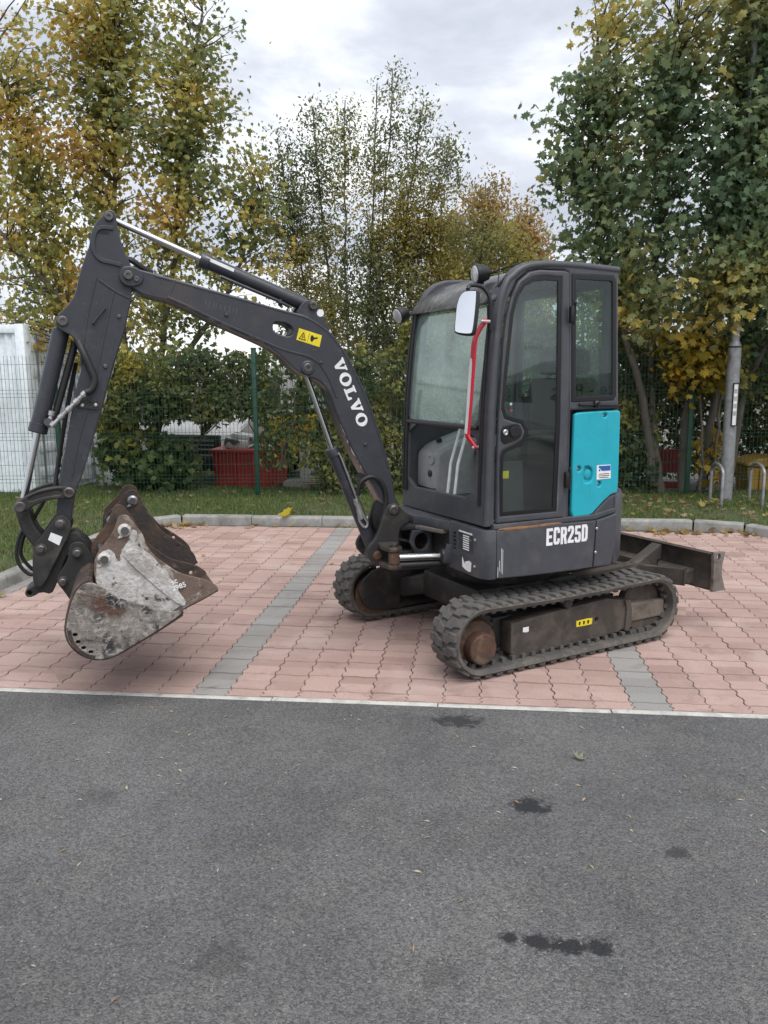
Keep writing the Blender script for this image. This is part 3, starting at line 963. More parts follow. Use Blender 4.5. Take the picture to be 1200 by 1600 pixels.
beam('brace_bar', (-0.60, -0.30, 0.34), (-1.16, 0.62, 0.345), 0.05, 0.1, FRAMEST, EX, 0.008)
tube('blade_cylinder', [(-0.42, 0, 0.36), (-1.1, 0, 0.44)], 0.04, STEEL, EX)

# ------------------------------------------------------------------ upper structure
CUR = Matrix.Identity(4)
tail = [(-0.36, 0.738), (-0.48, 0.665), (-0.585, 0.54), (-0.67, 0.36), (-0.705, 0.18), (-0.715, 0), (-0.705, -0.18), (-0.67, -0.36), (-0.585, -0.54), (-0.45, -0.68), (-0.3, -0.738)]
deck = [(0.585, 0.69), (0.52, 0.737), (-0.2, 0.74)] + tail + [(0.3, -0.72), (0.42, -0.6), (0.50, -0.36), (0.56, -0.2), (0.58, 0.38)]
plate('upper_frame', deck, 0.585, 0.872, STEEL, EX, 'w', bevel=0.012)
# counterweight wrapping the tail
cw_out = [(-0.36, 0.752)] + [(x * 1.015, y * 1.01) for x, y in tail[1:-1]] + [(-0.3, -0.752)]
cw_in = [(x * 0.8, y * 0.8) for x, y in cw_out[::-1]]
plate('counterweight', chaikin(cw_out, 2, closed=False) + cw_in, 0.565, 1.02, SKIRTP, EX, 'w', bevel=0.025)
plate('engine_hood', [(-0.36, 0.70), (-0.46, 0.62), (-0.56, 0.48), (-0.64, 0.3), (-0.68, 0), (-0.64, -0.3), (-0.55, -0.5), (-0.42, -0.68), (0.3, -0.70), (0.42, -0.58), (0.42, -0.4), (-0.36, -0.4)], 0.9, 1.36, SKIRTP, EX, 'w', bevel=0.05)
# front-to-side skirt: one bent sheet seen in plan
def skirt(name, pts, w0, w1, th, mat):
    P = [Vector(p) for p in pts]
    n = len(P); inn = []
    for i in range(n):
        a, c = P[max(0, i - 1)], P[min(n - 1, i + 1)]
        t = (c - a).normalized(); inn.append(P[i] + Vector((-t.y, t.x)) * th)
    return plate(name, [tuple(p) for p in P] + [tuple(p) for p in inn[::-1]], w0, w1, mat, EX, 'w', bevel=0.006)
sk = plate('side_skirt', [(0.515, 0.866), (0.136, 0.870), (-0.207, 0.866), (-0.2, 0.72), (-0.192, 0.572), (-0.05, 0.567), (0.3, 0.57), (0.515, 0.578)], 0.738, 0.764, SKIRTP, EX, bevel=0.009)
skr = plate('rear_skirt', [(-0.214, 0.866), (-0.30, 0.884), (-0.368, 0.90), (-0.37, 0.72), (-0.338, 0.572), (-0.199, 0.571), (-0.207, 0.72)], 0.736, 0.764, SKIRTP, EX, bevel=0.009)
plate('skirt_ledge', [(0.53, 0.868), (0.53, 0.90), (-0.20, 0.905), (-0.37, 0.935), (-0.37, 0.903), (-0.21, 0.869)], 0.70, 0.752, SKIRTP, EX, bevel=0.008)
corner = chaikin([(0.602, 0.36), (0.602, 0.55), (0.602, 0.70), (0.57, 0.764), (0.519, 0.764)], 2, closed=False)
ck = skirt('front_skirt', corner, 0.575, 0.868, 0.025, SKIRTP)
for u_, w_ in ((-0.225, 0.815), (-0.222, 0.665)):
    lathe('bolt', (u_ + 0.012, 0.762, w_), (0, 1, 0), [(0, 0.010), (0.004, 0.010), (0.007, 0.006), (0.007, 0)], SILVER, sk, 10)
for v_, w_ in ((0.664, 0.80), (0.664, 0.64)):
    lathe('bolt', (0.60, v_, w_), (1, 0, 0), [(0, 0.010), (0.006, 0.010), (0.009, 0.006), (0.009, 0)], SILVER, ck, 10)
for k in range(5):
    box('vent_slot', (0.600, 0.415, 0.80 - k * 0.024), (0.6045, 0.445, 0.811 - k * 0.024), GASKET, ck, 0.001)
sp1 = plate('data_sticker', [(0.475, 0.836), (0.64, 0.836), (0.64, 0.71), (0.475, 0.71)], 0.6005, 0.6035, surf('dark_sticker', (0.035, 0.035, 0.038), 0.5, layers=(((0.15, 0.15, 0.15), 30, 0.55, 0.7),)), ck, 'u', bevel=0.0005)
box('sticker_line', (0.6035, 0.48, 0.822), (0.6045, 0.636, 0.832), DECAL, sp1, 0)
for k in range(7):
    random.seed(40 + k)
    box('sticker_line', (0.6035, 0.53, 0.722 + k * 0.0135), (0.6045, 0.60, 0.729 + k * 0.0135), DECAL, sp1, 0)
plate('torn_sticker', [(0.52, 0.672), (0.55, 0.63), (0.555, 0.648), (0.6, 0.662), (0.625, 0.655), (0.622, 0.60), (0.60, 0.594), (0.56, 0.60), (0.522, 0.612)], 0.6005, 0.6035, DECAL, ck, 'u', bevel=0.0005)
random.seed(7)
# model lettering on the side skirt
BLK = {
 'E': [[(0, 0), (1, 0), (1, .17), (.40, .17), (.40, .42), (.88, .42), (.88, .59), (.40, .59), (.40, .83), (1, .83), (1, 1), (0, 1)]],
 'C': [[(1, .34), (.62, .34), (.62, .20), (.56, .16), (.46, .16), (.40, .22), (.40, .78), (.46, .84), (.56, .84), (.62, .80), (.62, .66), (1, .66), (1, .86), (.82, 1), (.18, 1), (0, .86), (0, .14), (.18, 0), (.82, 0), (1, .14)]],
 'R': [[(0, 0), (.40, 0), (.40, .40), (.50, .40), (.64, 0), (1.04, 0), (.84, .46), (1, .58), (1, .86), (.82, 1), (0, 1)], [(.40, .56), (.40, .84), (.54, .84), (.62, .78), (.62, .62), (.54, .56)]],
 '2': [[(0, 0), (1, 0), (1, .17), (.44, .17), (.96, .56), (1, .66), (1, .86), (.82, 1), (.18, 1), (0, .86), (0, .68), (.38, .68), (.38, .80), (.44, .84), (.56, .84), (.62, .78), (.60, .64), (0, .16)]],
 '5': [[(0, .32), (0, .14), (.18, 0), (.82, 0), (1, .14), (1, .50), (.84, .64), (.40, .64), (.40, .83), (.94, .83), (.94, 1), (.04, 1), (.04, .48), (.54, .48), (.62, .42), (.62, .22), (.54, .16), (.46, .16), (.38, .22), (.38, .32)]],
 'D': [[(0, 0), (.78, 0), (1, .16), (1, .84), (.78, 1), (0, 1)], [(.40, .17), (.40, .83), (.54, .83), (.61, .76), (.61, .24), (.54, .17)]]}
for k, ch in enumerate('ECR25D'):
    plate('model_letter', [[(0.166 - 0.0525 * k - p[0] * 0.046, 0.742 + p[1] * 0.105 + 0.0022 * (k % 2)) for p in lp_] for lp_ in BLK[ch]], 0.7632, 0.7658, DECAL, sk, bevel=0.0005)
# scratches on the front corner and rust along the ledge
for k in range(7):
    u_ = 0.538 - 0.011 * k + random.uniform(-.003, .003); z0 = random.uniform(0.585, 0.63); z1 = z0 + random.uniform(0.05, 0.15)
    if u_ < 0.512: plate('scratch', [(u_, z0), (u_ + 0.0022, z0), (u_ + 0.0015, z1), (u_ - 0.0008, z1)], 0.7632, 0.7649, DECAL, sk, bevel=0.0002)
plate('rust_streak', chaikin([(0.50, 0.866), (0.50, 0.872), (0.38, 0.876), (0.25, 0.872), (0.13, 0.878), (0.05, 0.873), (0.06, 0.869), (0.2, 0.864), (0.36, 0.862)], 1), 0.745, 0.7655, surf('rust_streaks', (0.30, 0.14, 0.06), 0.8, layers=(((0.1, 0.08, 0.07), 25, 0.5, 0.7),)), sk, bevel=0.0005)
# front deck below the cab: swing bracket housing
plate('front_deck', [(0.60, 0.36), (0.66, 0.10), (0.70, 0.06), (0.70, -0.14), (0.60, -0.34), (0.40, -0.40), (0.40, 0.36)], 0.80, 0.862, SKIRTP, EX, 'w', bevel=0.01)
plate('deck_lip', [(0.62, 0.30), (0.69, 0.09), (0.72, 0.07), (0.72, -0.15), (0.60, -0.36), (0.5, -0.36), (0.5, 0.3)], 0.775, 0.80, surf('dusty_deck', (0.14, 0.12, 0.105), 0.85), EX, 'w', bevel=0.004)
wall = [(0.40, 0.60), (0.40, 0.775), (0.60, 0.775), (0.60, 0.60)]
plate('bracket_wall', [[(0.60, 0.585), (0.60, 0.775), (0.74, 0.775), (0.76, 0.70), (0.70, 0.60)], circle(0.675, 0.70, 0.05, 14, 0.055)], 0.10, 0.13, PAINT, EX, bevel=0.006)
plate('bracket_wall', [(0.40, 0.585), (0.40, 0.775), (0.74, 0.775), (0.76, 0.70), (0.70, 0.60)], -0.20, -0.17, PAINT, EX, bevel=0.006)
lathe('post_hinge', (POST[0] - 0.06, POST[1], 0.585), (0, 0, 1), [(0, 0.10), (0.03, 0.10), (0.03, 0.06), (0.19, 0.06), (0.19, 0.10), (0.235, 0.10)], STEEL, EX, 24)
plate('hinge_arm', [(0.60, -0.16), (0.60, 0.10), (0.80, 0.07), (0.87, 0.0), (0.87, -0.06), (0.80, -0.13)], 0.60, 0.635, STEEL, EX, 'w', bevel=0.006)
plate('hinge_arm', [(0.60, -0.16), (0.60, 0.10), (0.80, 0.07), (0.87, 0.0), (0.87, -0.06), (0.80, -0.13)], 0.77, 0.805, STEEL, EX, 'w', bevel=0.006)
# swing cylinder
swc = tube('swing_cylinder', [(0.60, 0.315, 0.635), (0.28, 0.36, 0.632)], 0.058, PAINT, EX, 18)
lathe('cylinder_gland', (0.635, 0.31, 0.6355), (-1, 0.13, 0), [(-0.012, 0.03), (0, 0.048), (0.04, 0.062), (0.05, 0.06)], BLACK, swc, 18)
tube('cylinder_rod', [(0.905, 0.265, 0.645), (0.60, 0.315, 0.6355)], 0.0245, CHROME, swc, 18)
tube('rod_guard', [(0.93, 0.25, 0.592), (0.60, 0.30, 0.586)], 0.028, BLACK, swc, 12)
lathe('rod_eye', (0.935, 0.26, 0.61), (0, 0, 1), [(0, 0.036), (0.07, 0.036)], RUSTD, swc, 16)
LUGST = surf('greasy_lug_steel', (0.05, 0.043, 0.038), 0.6, 0.2, layers=(((0.13, 0.08, 0.05), 14, 0.52, 0.68),), bump=0.2)
plate('swing_lug', [(0.96, 0.04), (0.99, 0.20), (0.975, 0.28), (0.935, 0.30), (0.89, 0.28), (0.88, 0.05)], 0.685, 0.715, LUGST, EX, 'w', bevel=0.006)
plate('swing_lug', [(0.96, 0.04), (0.99, 0.20), (0.975, 0.28), (0.935, 0.30), (0.89, 0.28), (0.88, 0.05)], 0.575, 0.605, LUGST, EX, 'w', bevel=0.006)
lathe('swing_pin', (0.935, 0.26, 0.57), (0, 0, 1), [(0, 0.02), (0.155, 0.02), (0.16, 0.03), (0.172, 0.03)], PINM, EX, 14)
beam('cylinder_guard', (0.60, 0.37, 0.72), (0.62, 0.36, 0.60), 0.02, 0.05, PAINT, EX, 0.004)

# ------------------------------------------------------------------ cab
VN, VF = 0.74, -0.355
RAKE = [(0.80, 0.575), (0.95, 0.572), (1.4, 0.562), (1.6, 0.553), (1.83, 0.535), (2.06, 0.512), (2.2, 0.486), (2.3, 0.44)]
def rake(w):
    if w <= RAKE[0][0]: return RAKE[0][1]
    for (a, x), (b, y) in zip(RAKE, RAKE[1:]):
        if w <= b: return x + (y - x) * (w - a) / (b - a)
    return RAKE[-1][1]
def lean(w):            # the cab's sides lean in slightly towards the roof
    return max(0.0, w - 1.6) * 0.035
def warp_side(co):
    s = 1 if co.y > 0.2 else -1
    return Vector((co.x, co.y - s * lean(co.z), co.z))
def warp_front(co):
    return Vector((co.x + rake(co.z) - 0.56, co.y * (1 - lean(co.z) * 1.6), co.z))
out_side = [(0.572, 0.885), (0.567, 1.137), (0.560, 1.382), (0.552, 1.598), (0.535, 1.835), (0.512, 2.057), (0.491, 2.185), (0.457, 2.266), (0.416, 2.322), (0.361, 2.364), (0.289, 2.388), (0.202, 2.396), (-0.007, 2.398), (-0.322, 2.386), (-0.352, 2.372), (-0.358, 2.0), (-0.372, 1.545), (-0.011, 1.545), (-0.018, 0.892), (0.245, 0.888)]
door_out = [(0.512, 0.905), (0.512, 1.258), (0.506, 1.549), (0.478, 1.929), (0.46, 2.058), (0.427, 2.175), (0.373, 2.276), (0.302, 2.328), (0.23, 2.344), (0.051, 2.346), (0.026, 2.338), (0.020, 1.737), (0.030, 0.905)]
door_in = [(0.488, 1.573), (0.474, 1.716), (0.452, 1.882), (0.425, 2.094), (0.392, 2.2), (0.344, 2.264), (0.272, 2.296), (0.199, 2.306), (0.083, 2.306), (0.083, 1.489), (0.092, 0.95), (0.484, 0.95), (0.490, 1.195), (0.487, 1.30), (0.468, 1.329), (0.393, 1.357), (0.340, 1.385), (0.322, 1.434), (0.352, 1.482), (0.411, 1.496), (0.466, 1.514)]
rear_win = [(-0.012, 2.325), (-0.305, 2.325), (-0.325, 2.30), (-0.340, 1.63), (-0.325, 1.606), (-0.018, 1.600)]
cabf = plate('cab_frame', [chaikin(out_side[:15], 1, False) + out_side[15:], offset_poly(door_out, 0.004), rear_win], 0.665, VN - 0.004, CABPAINT, EX, bevel=0.014, warp=warp_side)
# raised rim running round the near side of the cab
rim = chaikin([(0.571, 0.89), (0.558, 1.4), (0.548, 1.65), (0.51, 2.07), (0.487, 2.19), (0.45, 2.27), (0.40, 2.33), (0.33, 2.372), (0.22, 2.392), (0.0, 2.397), (-0.345, 2.384)], 1, False)
tube('roof_rim', [(x - 0.012, VN - 0.018 - lean(w), w - 0.014 if w > 2.3 else w) for x, w in rim], 0.022, CABPAINT, cabf, 10)
far_win = [(0.47, 1.45), (0.41, 2.12), (0.36, 2.25), (0.27, 2.30), (-0.29, 2.30), (-0.30, 1.45)]
plate('far_side_frame', [[p for p in out_side[:15]] + [(-0.36, 2.0), (-0.36, 0.89)], far_win], VF, VF + 0.06, CABPAINT, cabf, bevel=0.014, warp=warp_side)
plate('far_side_glass', far_win, VF + 0.028, VF + 0.033, GLASS, cabf, bevel=0.001, warp=warp_side)
plate('lower_far_glass', [(0.3, 1.0), (0.3, 1.3), (-0.2, 1.3), (-0.2, 1.0)], VF + 0.061, VF + 0.065, INTDARK, cabf, bevel=0.001)
# front frame with two openings
f_out = [(VF + 0.005, 0.862), (VF + 0.005, 2.245), (VN - 0.03, 2.245), (VN - 0.012, 0.885)]
up_open = chaikin([(-0.275, 1.468), (-0.275, 2.16), (0.655, 2.17), (0.60, 1.468)], 1, k=0.04)
lo_open = chaikin([(-0.275, 1.435), (0.60, 1.435), (0.60, 1.03), (-0.275, 1.012)], 1, k=0.13)
plate('front_frame', [densify(f_out, 0.1), densify(up_open, 0.1), densify(lo_open, 0.1)], 0.535, 0.562, CABPAINT, cabf, 'u', bevel=0.006, warp=warp_front)
tube('windscreen_bar', [(rake(1.45) + 0.005, -0.30, 1.452), (rake(1.45) + 0.005, 0.62, 1.452)], 0.014, BLACK, cabf, 8)
plate('windscreen', densify(up_open, 0.1), 0.546, 0.551, GLASSF, cabf, 'u', bevel=0.001, warp=warp_front)
for v_ in (-0.315, -0.285):
    tube('window_rail', [(rake(w) + 0.012, v_ * (1 - lean(w) * 1.6), w) for w in (0.98, 1.3, 1.6, 1.9, 2.16)], 0.011, BLACK, cabf, 6)
tube('window_rail', [(rake(w) + 0.010, 0.665 * (1 - lean(w) * 1.6), w) for w in (1.0, 1.3, 1.6, 1.9, 2.16)], 0.010, BLACK, cabf, 6)
# roof
roof_prof = chaikin([(0.505, 2.175), (0.475, 2.215), (0.44, 2.26), (0.37, 2.318), (0.27, 2.358), (0.1, 2.368), (-0.345, 2.366), (-0.345, 2.32), (0.1, 2.32), (0.25, 2.305), (0.36, 2.262), (0.44, 2.19), (0.475, 2.155)], 1, k=0.2)
roofm = surf('roof_gloss', (0.05, 0.05, 0.053), 0.3, layers=(((0.26, 0.255, 0.25), 10, 0.5, 0.85, (1, 3, 1)),), rough_var=0.15)
roof = plate('cab_roof', roof_prof, VF + 0.02, VN - 0.06, roofm, EX, bevel=0.012)
plate('roof_visor', chaikin([(0.535, 2.16), (0.50, 2.205), (0.44, 2.275), (0.40, 2.30), (0.42, 2.262), (0.48, 2.185), (0.505, 2.155)], 1, k=0.2), VF + 0.03, 0.60, roofm, roof, bevel=0.006)
# rear wall with window, floor
rw = [(VF + 0.02, 0.90), (VF + 0.02, 2.35), (0.69, 2.35), (0.69, 0.90)]
plate('rear_frame', [rw, [(VF + 0.10, 1.58), (VF + 0.10, 2.27), (0.62, 2.27), (0.62, 1.58)]], -0.352, -0.31, CABPAINT, cabf, 'u', bevel=0.006)
plate('rear_glass', [(VF + 0.10, 1.58), (VF + 0.10, 2.27), (0.62, 2.27), (0.62, 1.58)], -0.333, -0.329, GLASSR, cabf, 'u', bevel=0.001)
box('cab_floor', (-0.31, VF + 0.06, 0.868), (0.53, 0.66, 0.895), INTERIOR, EX, 0.004)
# door
door = plate('cab_door', [door_out, offset_poly(door_in, 0.004)], 0.722, 0.752, CABPAINT, EX, bevel=0.011, warp=warp_side)
gin = offset_poly(door_in, 0.003)
plate('door_gasket', [offset_poly(door_in, 0.006), offset_poly(door_in, -0.020)], 0.736, 0.7475, GASKET, door, bevel=0.003, warp=warp_side)
plate('door_glass', offset_poly(door_in, -0.012), 0.738, 0.742, GLASS, door, bevel=0.001, warp=warp_side)
box('door_bar', (0.085, 0.712, 1.375), (0.33, 0.734, 1.40), BLACK, door, 0.004)
lock = plate('door_lock', chaikin([(0.497, 1.464), (0.425, 1.48), (0.369, 1.479), (0.345, 1.435), (0.361, 1.395), (0.411, 1.375), (0.490, 1.361)], 1), 0.742, 0.757, GASKET, door, bevel=0.005)
lathe('lock_barrel', (0.468, 0.756, 1.432), (0, 1, 0), [(0, 0.017), (0.008, 0.017), (0.011, 0.012), (0.009, 0.009), (0.009, 0)], SILVER, lock, 14)
plate('lock_paddle', chaikin([(0.44, 1.455), (0.375, 1.468), (0.358, 1.435), (0.372, 1.41), (0.43, 1.40)], 1), 0.756, 0.764, BLACK, lock, bevel=0.003)
for w_ in (2.10, 1.135):
    h = box('door_hinge', (0.005, 0.745, w_ - 0.05), (0.04, 0.775, w_ + 0.045), BLACK, door, 0.006)
    lathe('hinge_pin', (0.012, 0.770, w_ - 0.06), (0, 0, 1), [(0, 0.008), (0.118, 0.008), (0.125, 0.012), (0.132, 0.010)], BLACK, h, 10)
# rear side window
plate('quarter_gasket', [offset_poly(rear_win, 0.006), offset_poly(rear_win, -0.022)], 0.728, 0.7395, GASKET, cabf, bevel=0.003, warp=warp_side)
plate('quarter_glass', offset_poly(rear_win, -0.014), 0.729, 0.733, GLASSR, cabf, bevel=0.001, warp=warp_side)
tube('latch_bar', [(-0.06, 0.747, 1.578), (-0.372, 0.747, 1.568)], 0.008, BLACK, cabf, 8)
lathe('latch_knob', (-0.188, 0.74, 1.578), (0, 1, 0), [(0, 0.022), (0.02, 0.022), (0.026, 0.016), (0.026, 0.01), (0.034, 0.01), (0.034, 0)], BLACK, cabf, 14)
# teal cover
teal = [(-0.025, 1.498), (-0.029, 1.521), (-0.054, 1.531), (-0.203, 1.536), (-0.360, 1.537), (-0.374, 1.528), (-0.381, 1.031), (-0.327, 1.019), (-0.263, 0.976), (-0.175, 0.900), (-0.023, 0.897), (-0.022, 1.23)]
slot = [(-0.112, 1.198), (-0.125, 1.206), (-0.150, 1.203), (-0.168, 1.185), (-0.172, 1.15), (-0.165, 1.122), (-0.145, 1.107), (-0.122, 1.110), (-0.118, 1.118), (-0.142, 1.128), (-0.152, 1.15), (-0.150, 1.178), (-0.135, 1.190), (-0.115, 1.188)]
tp = plate('teal_cover', [chaikin(teal, 1, k=0.12), circle(-0.253, 1.512, 0.014), circle(-0.070, 1.193, 0.016), circle(-0.229, 1.092, 0.016), chaikin([(-0.110, 1.204), (-0.140, 1.207), (-0.170, 1.19), (-0.176, 1.15), (-0.168, 1.112), (-0.145, 1.102), (-0.112, 1.108)], 1)], 0.725, 0.752, TEALM, EX, bevel=0.009)
plate('cover_backing', offset_poly(teal, -0.012), 0.715, 0.7315, TEALM, tp, bevel=0.002)
for u_, w_ in ((-0.253, 1.512), (-0.070, 1.193), (-0.229, 1.092)):
    lathe('bolt', (u_, 0.731, w_), (0, 1, 0), [(0, 0.011), (0.005, 0.011), (0.008, 0.007), (0.008, 0)], SILVER, tp, 12)
lathe('handle_boss', (-0.150, 0.7315, 1.155), (0, 1, 0), [(0, 0.032), (0.006, 0.030), (0.010, 0.022), (0.010, 0)], TEALM, tp, 18)
st = plate('cover_sticker', [(-0.204, 1.207), (-0.311, 1.206), (-0.315, 1.121), (-0.207, 1.119)], 0.7512, 0.7535, DECAL, tp, bevel=0.0005)
plate('sticker_band', [(-0.218, 1.203), (-0.309, 1.202), (-0.310, 1.170), (-0.243, 1.171), (-0.232, 1.185), (-0.218, 1.192)], 0.753, 0.7545, BLUED, st, bevel=0.0003)
lathe('sticker_mark', (-0.226, 0.7535, 1.176), (0, 1, 0), [(0, 0.006), (0.001, 0.006), (0.001, 0)], RUBBER, st, 10)
for k, (a, b) in enumerate(((0.222, 0.302), (0.218, 0.305), (0.222, 0.298))):
    box('sticker_line', (-b, 0.7534, 1.150 - k * 0.011), (-a, 0.7542, 1.154 - k * 0.011), BLACK, st, 0)
plate('corner_panel', chaikin([(-0.382, 1.024), (-0.328, 1.012), (-0.266, 0.967), (-0.183, 0.897), (-0.38, 0.90)], 1, k=0.1), 0.70, 0.744, SKIRTP, EX, bevel=0.012)
box('rear_post', (-0.375, 0.60, 0.9), (-0.33, 0.735, 1.545), SKIRTP, EX, 0.01)
# grab rail
def flat_bar(name, pts, half, u0, u1, mat, parent, warp=None):
    P = [Vector(p) for p in chaikin(pts, 2, closed=False)]
    n_ = len(P); A_, B2 = [], []
    for i in range(n_):
        t = (P[min(n_ - 1, i + 1)] - P[max(0, i - 1)]).normalized(); nn = Vector((-t.y, t.x))
        h = half(i / (n_ - 1)) if callable(half) else half
        A_.append(tuple(P[i] + nn * h)); B2.append(tuple(P[i] - nn * h))
    return plate(name, A_ + B2[::-1], u0, u1, mat, parent, 'u', bevel=0.003, warp=warp)
def bow(co):            # the bar's two ends bend back to the cab corner
    k = max(0.0, (co.z - 1.95) / 0.10, (1.40 - co.z) / 0.07)
    return co - Vector((0.035 * min(1.3, k), 0, 0))
rail = flat_bar('grab_rail', [(0.735, 2.055), (0.70, 2.02), (0.676, 1.96), (0.660, 1.80), (0.634, 1.60), (0.610, 1.43), (0.612, 1.405), (0.655, 1.335)], 0.021, 0.622, 0.636, REDM, EX, bow)
flat_bar('worn_strip', [(0.654, 1.85), (0.644, 1.76), (0.628, 1.60), (0.603, 1.42)], lambda t: 0.003 + 0.0115 * min(1, t * 5), 0.6345, 0.6375, WHITEP, rail)
for (y, z) in ((0.728, 2.048), (0.650, 1.343)):
    lathe('rail_bolt', (0.565, y, z), (1, 0, 0), [(0, 0.011), (0.05, 0.011), (0.056, 0.007), (0.056, 0)], SILVER, rail, 12)
# mirror on a bent arm
arm = tube('mirror_arm', smooth_path([(0.545, 0.70, 1.99), (0.55, 0.715, 2.06), (0.56, 0.715, 2.18), (0.60, 0.70, 2.235), (0.69, 0.73, 2.238), (0.715, 0.742, 2.215)], 4), 0.011, BLACK, EX, 10)
tube('arm_sleeve', [(0.548, 0.712, 2.0), (0.556, 0.716, 2.14)], 0.018, BLACK, arm, 10)
mirc = Vector((0.725, 0.745, 2.09))
mz = Matrix.Translation(mirc) @ Matrix.Rotation(R(34), 4, 'Z') @ Matrix.Rotation(R(-7), 4, 'Y') @ Matrix.Rotation(R(-3), 4, 'X')
def mirror_plate(name, lp, a, b, mat, bev):
    me = plate_mesh([lp], a, b, 'u', bev, M=mz)
    return link(name, me, mat, arm, 32)
hull = chaikin([(-0.062, 0.115), (0.05, 0.128), (0.064, 0.10), (0.066, -0.10), (0.052, -0.125), (-0.05, -0.118), (-0.064, -0.09)], 2)
mh = mirror_plate('mirror_housing', hull, -0.03, 0.012, BLACK, 0.012)
mg = plate_mesh([offset_poly(hull, -0.009)], 0.011, 0.0135, 'u', 0.0008, M=mz)
link('mirror_face', mg, MIRRORM, mh, 0)
tube('mirror_bracket', [(0.715, 0.742, 2.215), (0.705, 0.735, 2.10)], 0.009, BLACK, mh, 8)
# work lights
def work_light(p, d):
    p, d = Vector(p), Vector(d).normalized()
    o = lathe('work_light', p, d, [(-0.085, 0.02), (-0.075, 0.04), (-0.03, 0.055), (0.0, 0.058), (0.006, 0.055), (0.006, 0.0)], BLACK, EX, 16)
    lathe('lamp_lens', p + d * 0.005, d, [(0, 0.05), (0.006, 0.047), (0.01, 0.03), (0.011, 0)], LAMPG, o, 16)
    return o
w1 = work_light((0.50, 0.47, 2.335), (1, -0.15, -0.12))
tube('lamp_stalk', [(0.46, 0.475, 2.28), (0.455, 0.475, 2.33)], 0.012, BLACK, w1, 8)
w2 = work_light((0.58, VF - 0.045, 2.155), (1, 0.1, -0.35))
tube('lamp_stalk', [(0.46, VF + 0.03, 2.19), (0.52, VF - 0.03, 2.165)], 0.012, CABPAINT, w2, 8)
cable = smooth_path([(0.45, 0.49, 2.33), (0.41, 0.56, 2.34), (0.44, 0.62, 2.30), (0.47, 0.66, 2.25), (0.43, 0.69, 2.31)], 5)
tube('lamp_cable', cable, 0.004, RUBBER, w1, 6)
tube('lamp_cable', smooth_path([(0.45, 0.50, 2.33), (0.40, 0.60, 2.355), (0.36, 0.67, 2.37), (0.33, 0.69, 2.385)], 4), 0.004, RUBBER, w1, 6)
# cab interior
cons = plate('right_console', chaikin([(0.50, 0.90), (0.50, 1.20), (0.485, 1.26), (0.38, 1.31), (0.10, 1.36), (-0.15, 1.36), (-0.15, 0.90)], 2), -0.29, -0.02, INTERIOR, EX, bevel=0.03)
plate('console_top', chaikin([(0.47, 1.262), (0.40, 1.312), (0.12, 1.40), (-0.1, 1.42), (-0.1, 1.34), (0.12, 1.34), (0.38, 1.285)], 1), -0.27, -0.10, INTERIOR, cons, bevel=0.015)
for (y, z, r) in ((-0.07, 1.20, 0.034),):
    lathe('dial', (0.497, y, z), (1, 0, 0), [(0, r), (0.006, r), (0.008, r - 0.006), (0.005, r - 0.008), (0.005, 0)], INTERIOR, cons, 18)
lathe('socket', (0.497, -0.08, 1.11), (1, 0, 0), [(0, 0.022), (0.012, 0.022), (0.016, 0.012), (0.016, 0)], BLACK, cons, 14)
lathe('knob', (0.40, -0.14, 1.315), (0.3, 0, 1), [(0, 0.02), (0.02, 0.02), (0.026, 0.01)], BLACK, cons, 12)
for v_ in (0.14, 0.23):
    lv = tube('travel_lever', [(0.50, v_, 0.93), (0.475, v_ + 0.01, 1.2), (0.40, v_ + 0.025, 1.475)], 0.010, WHITEP, EX, 8)
    lathe('lever_grip', (0.40, v_ + 0.025, 1.475), (-0.25, 0.08, 1), [(0, 0.016), (0.10, 0.016), (0.11, 0.01)], BLACK, lv, 10)
box('foot_plate', (0.40, 0.28, 0.895), (0.53, 0.60, 1.02), INTDARK, EX, 0.01)
seat = plate('operator_seat', chaikin([(0.18, 1.19), (0.22, 1.25), (0.17, 1.285), (-0.16, 1.27), (-0.19, 1.22), (-0.15, 1.18)], 2), -0.02, 0.48, SEATM, EX, bevel=0.03)
plate('seat_back', chaikin([(-0.13, 1.25), (-0.20, 1.72), (-0.25, 1.74), (-0.285, 1.70), (-0.23, 1.25)], 2), 0.01, 0.45, SEATM, seat, bevel=0.035)
plate('headrest', chaikin([(-0.185, 1.76), (-0.205, 1.90), (-0.25, 1.93), (-0.285, 1.90), (-0.27, 1.75)], 2), 0.11, 0.36, surf('headrest_grey', (0.2, 0.205, 0.205), 0.7), seat, bevel=0.03)
box('seat_base', (-0.22, -0.0, 0.895), (0.12, 0.46, 1.19), INTDARK, seat, 0.02)
for v_ in (-0.08, 0.56):
    c = box('armrest_console', (-0.12, v_ - 0.045, 1.27), (0.20, v_ + 0.045, 1.42), INTDARK, EX, 0.02)
    j = tube('joystick', [(0.17, v_, 1.41), (0.185, v_, 1.52)], 0.010, BLACK, c, 8)
    lathe('joystick_grip', (0.185, v_, 1.51), (0.12, 0, 1), [(0, 0.018), (0.03, 0.024), (0.09, 0.023), (0.12, 0.03), (0.135, 0.02)], BLACK, j, 12)
pl = plate('side_panel', [(0.42, 0.90), (0.42, 1.24), (0.22, 1.24), (0.20, 0.90)], 0.56, 0.58, surf('side_panel_grey', (0.045, 0.047, 0.048), 0.6), EX, bevel=0.004)
plate('panel_sticker', [(0.375, 1.185), (0.32, 1.185), (0.32, 1.14), (0.375, 1.14)], 0.579, 0.582, YELLOW, pl, bevel=0.0003)
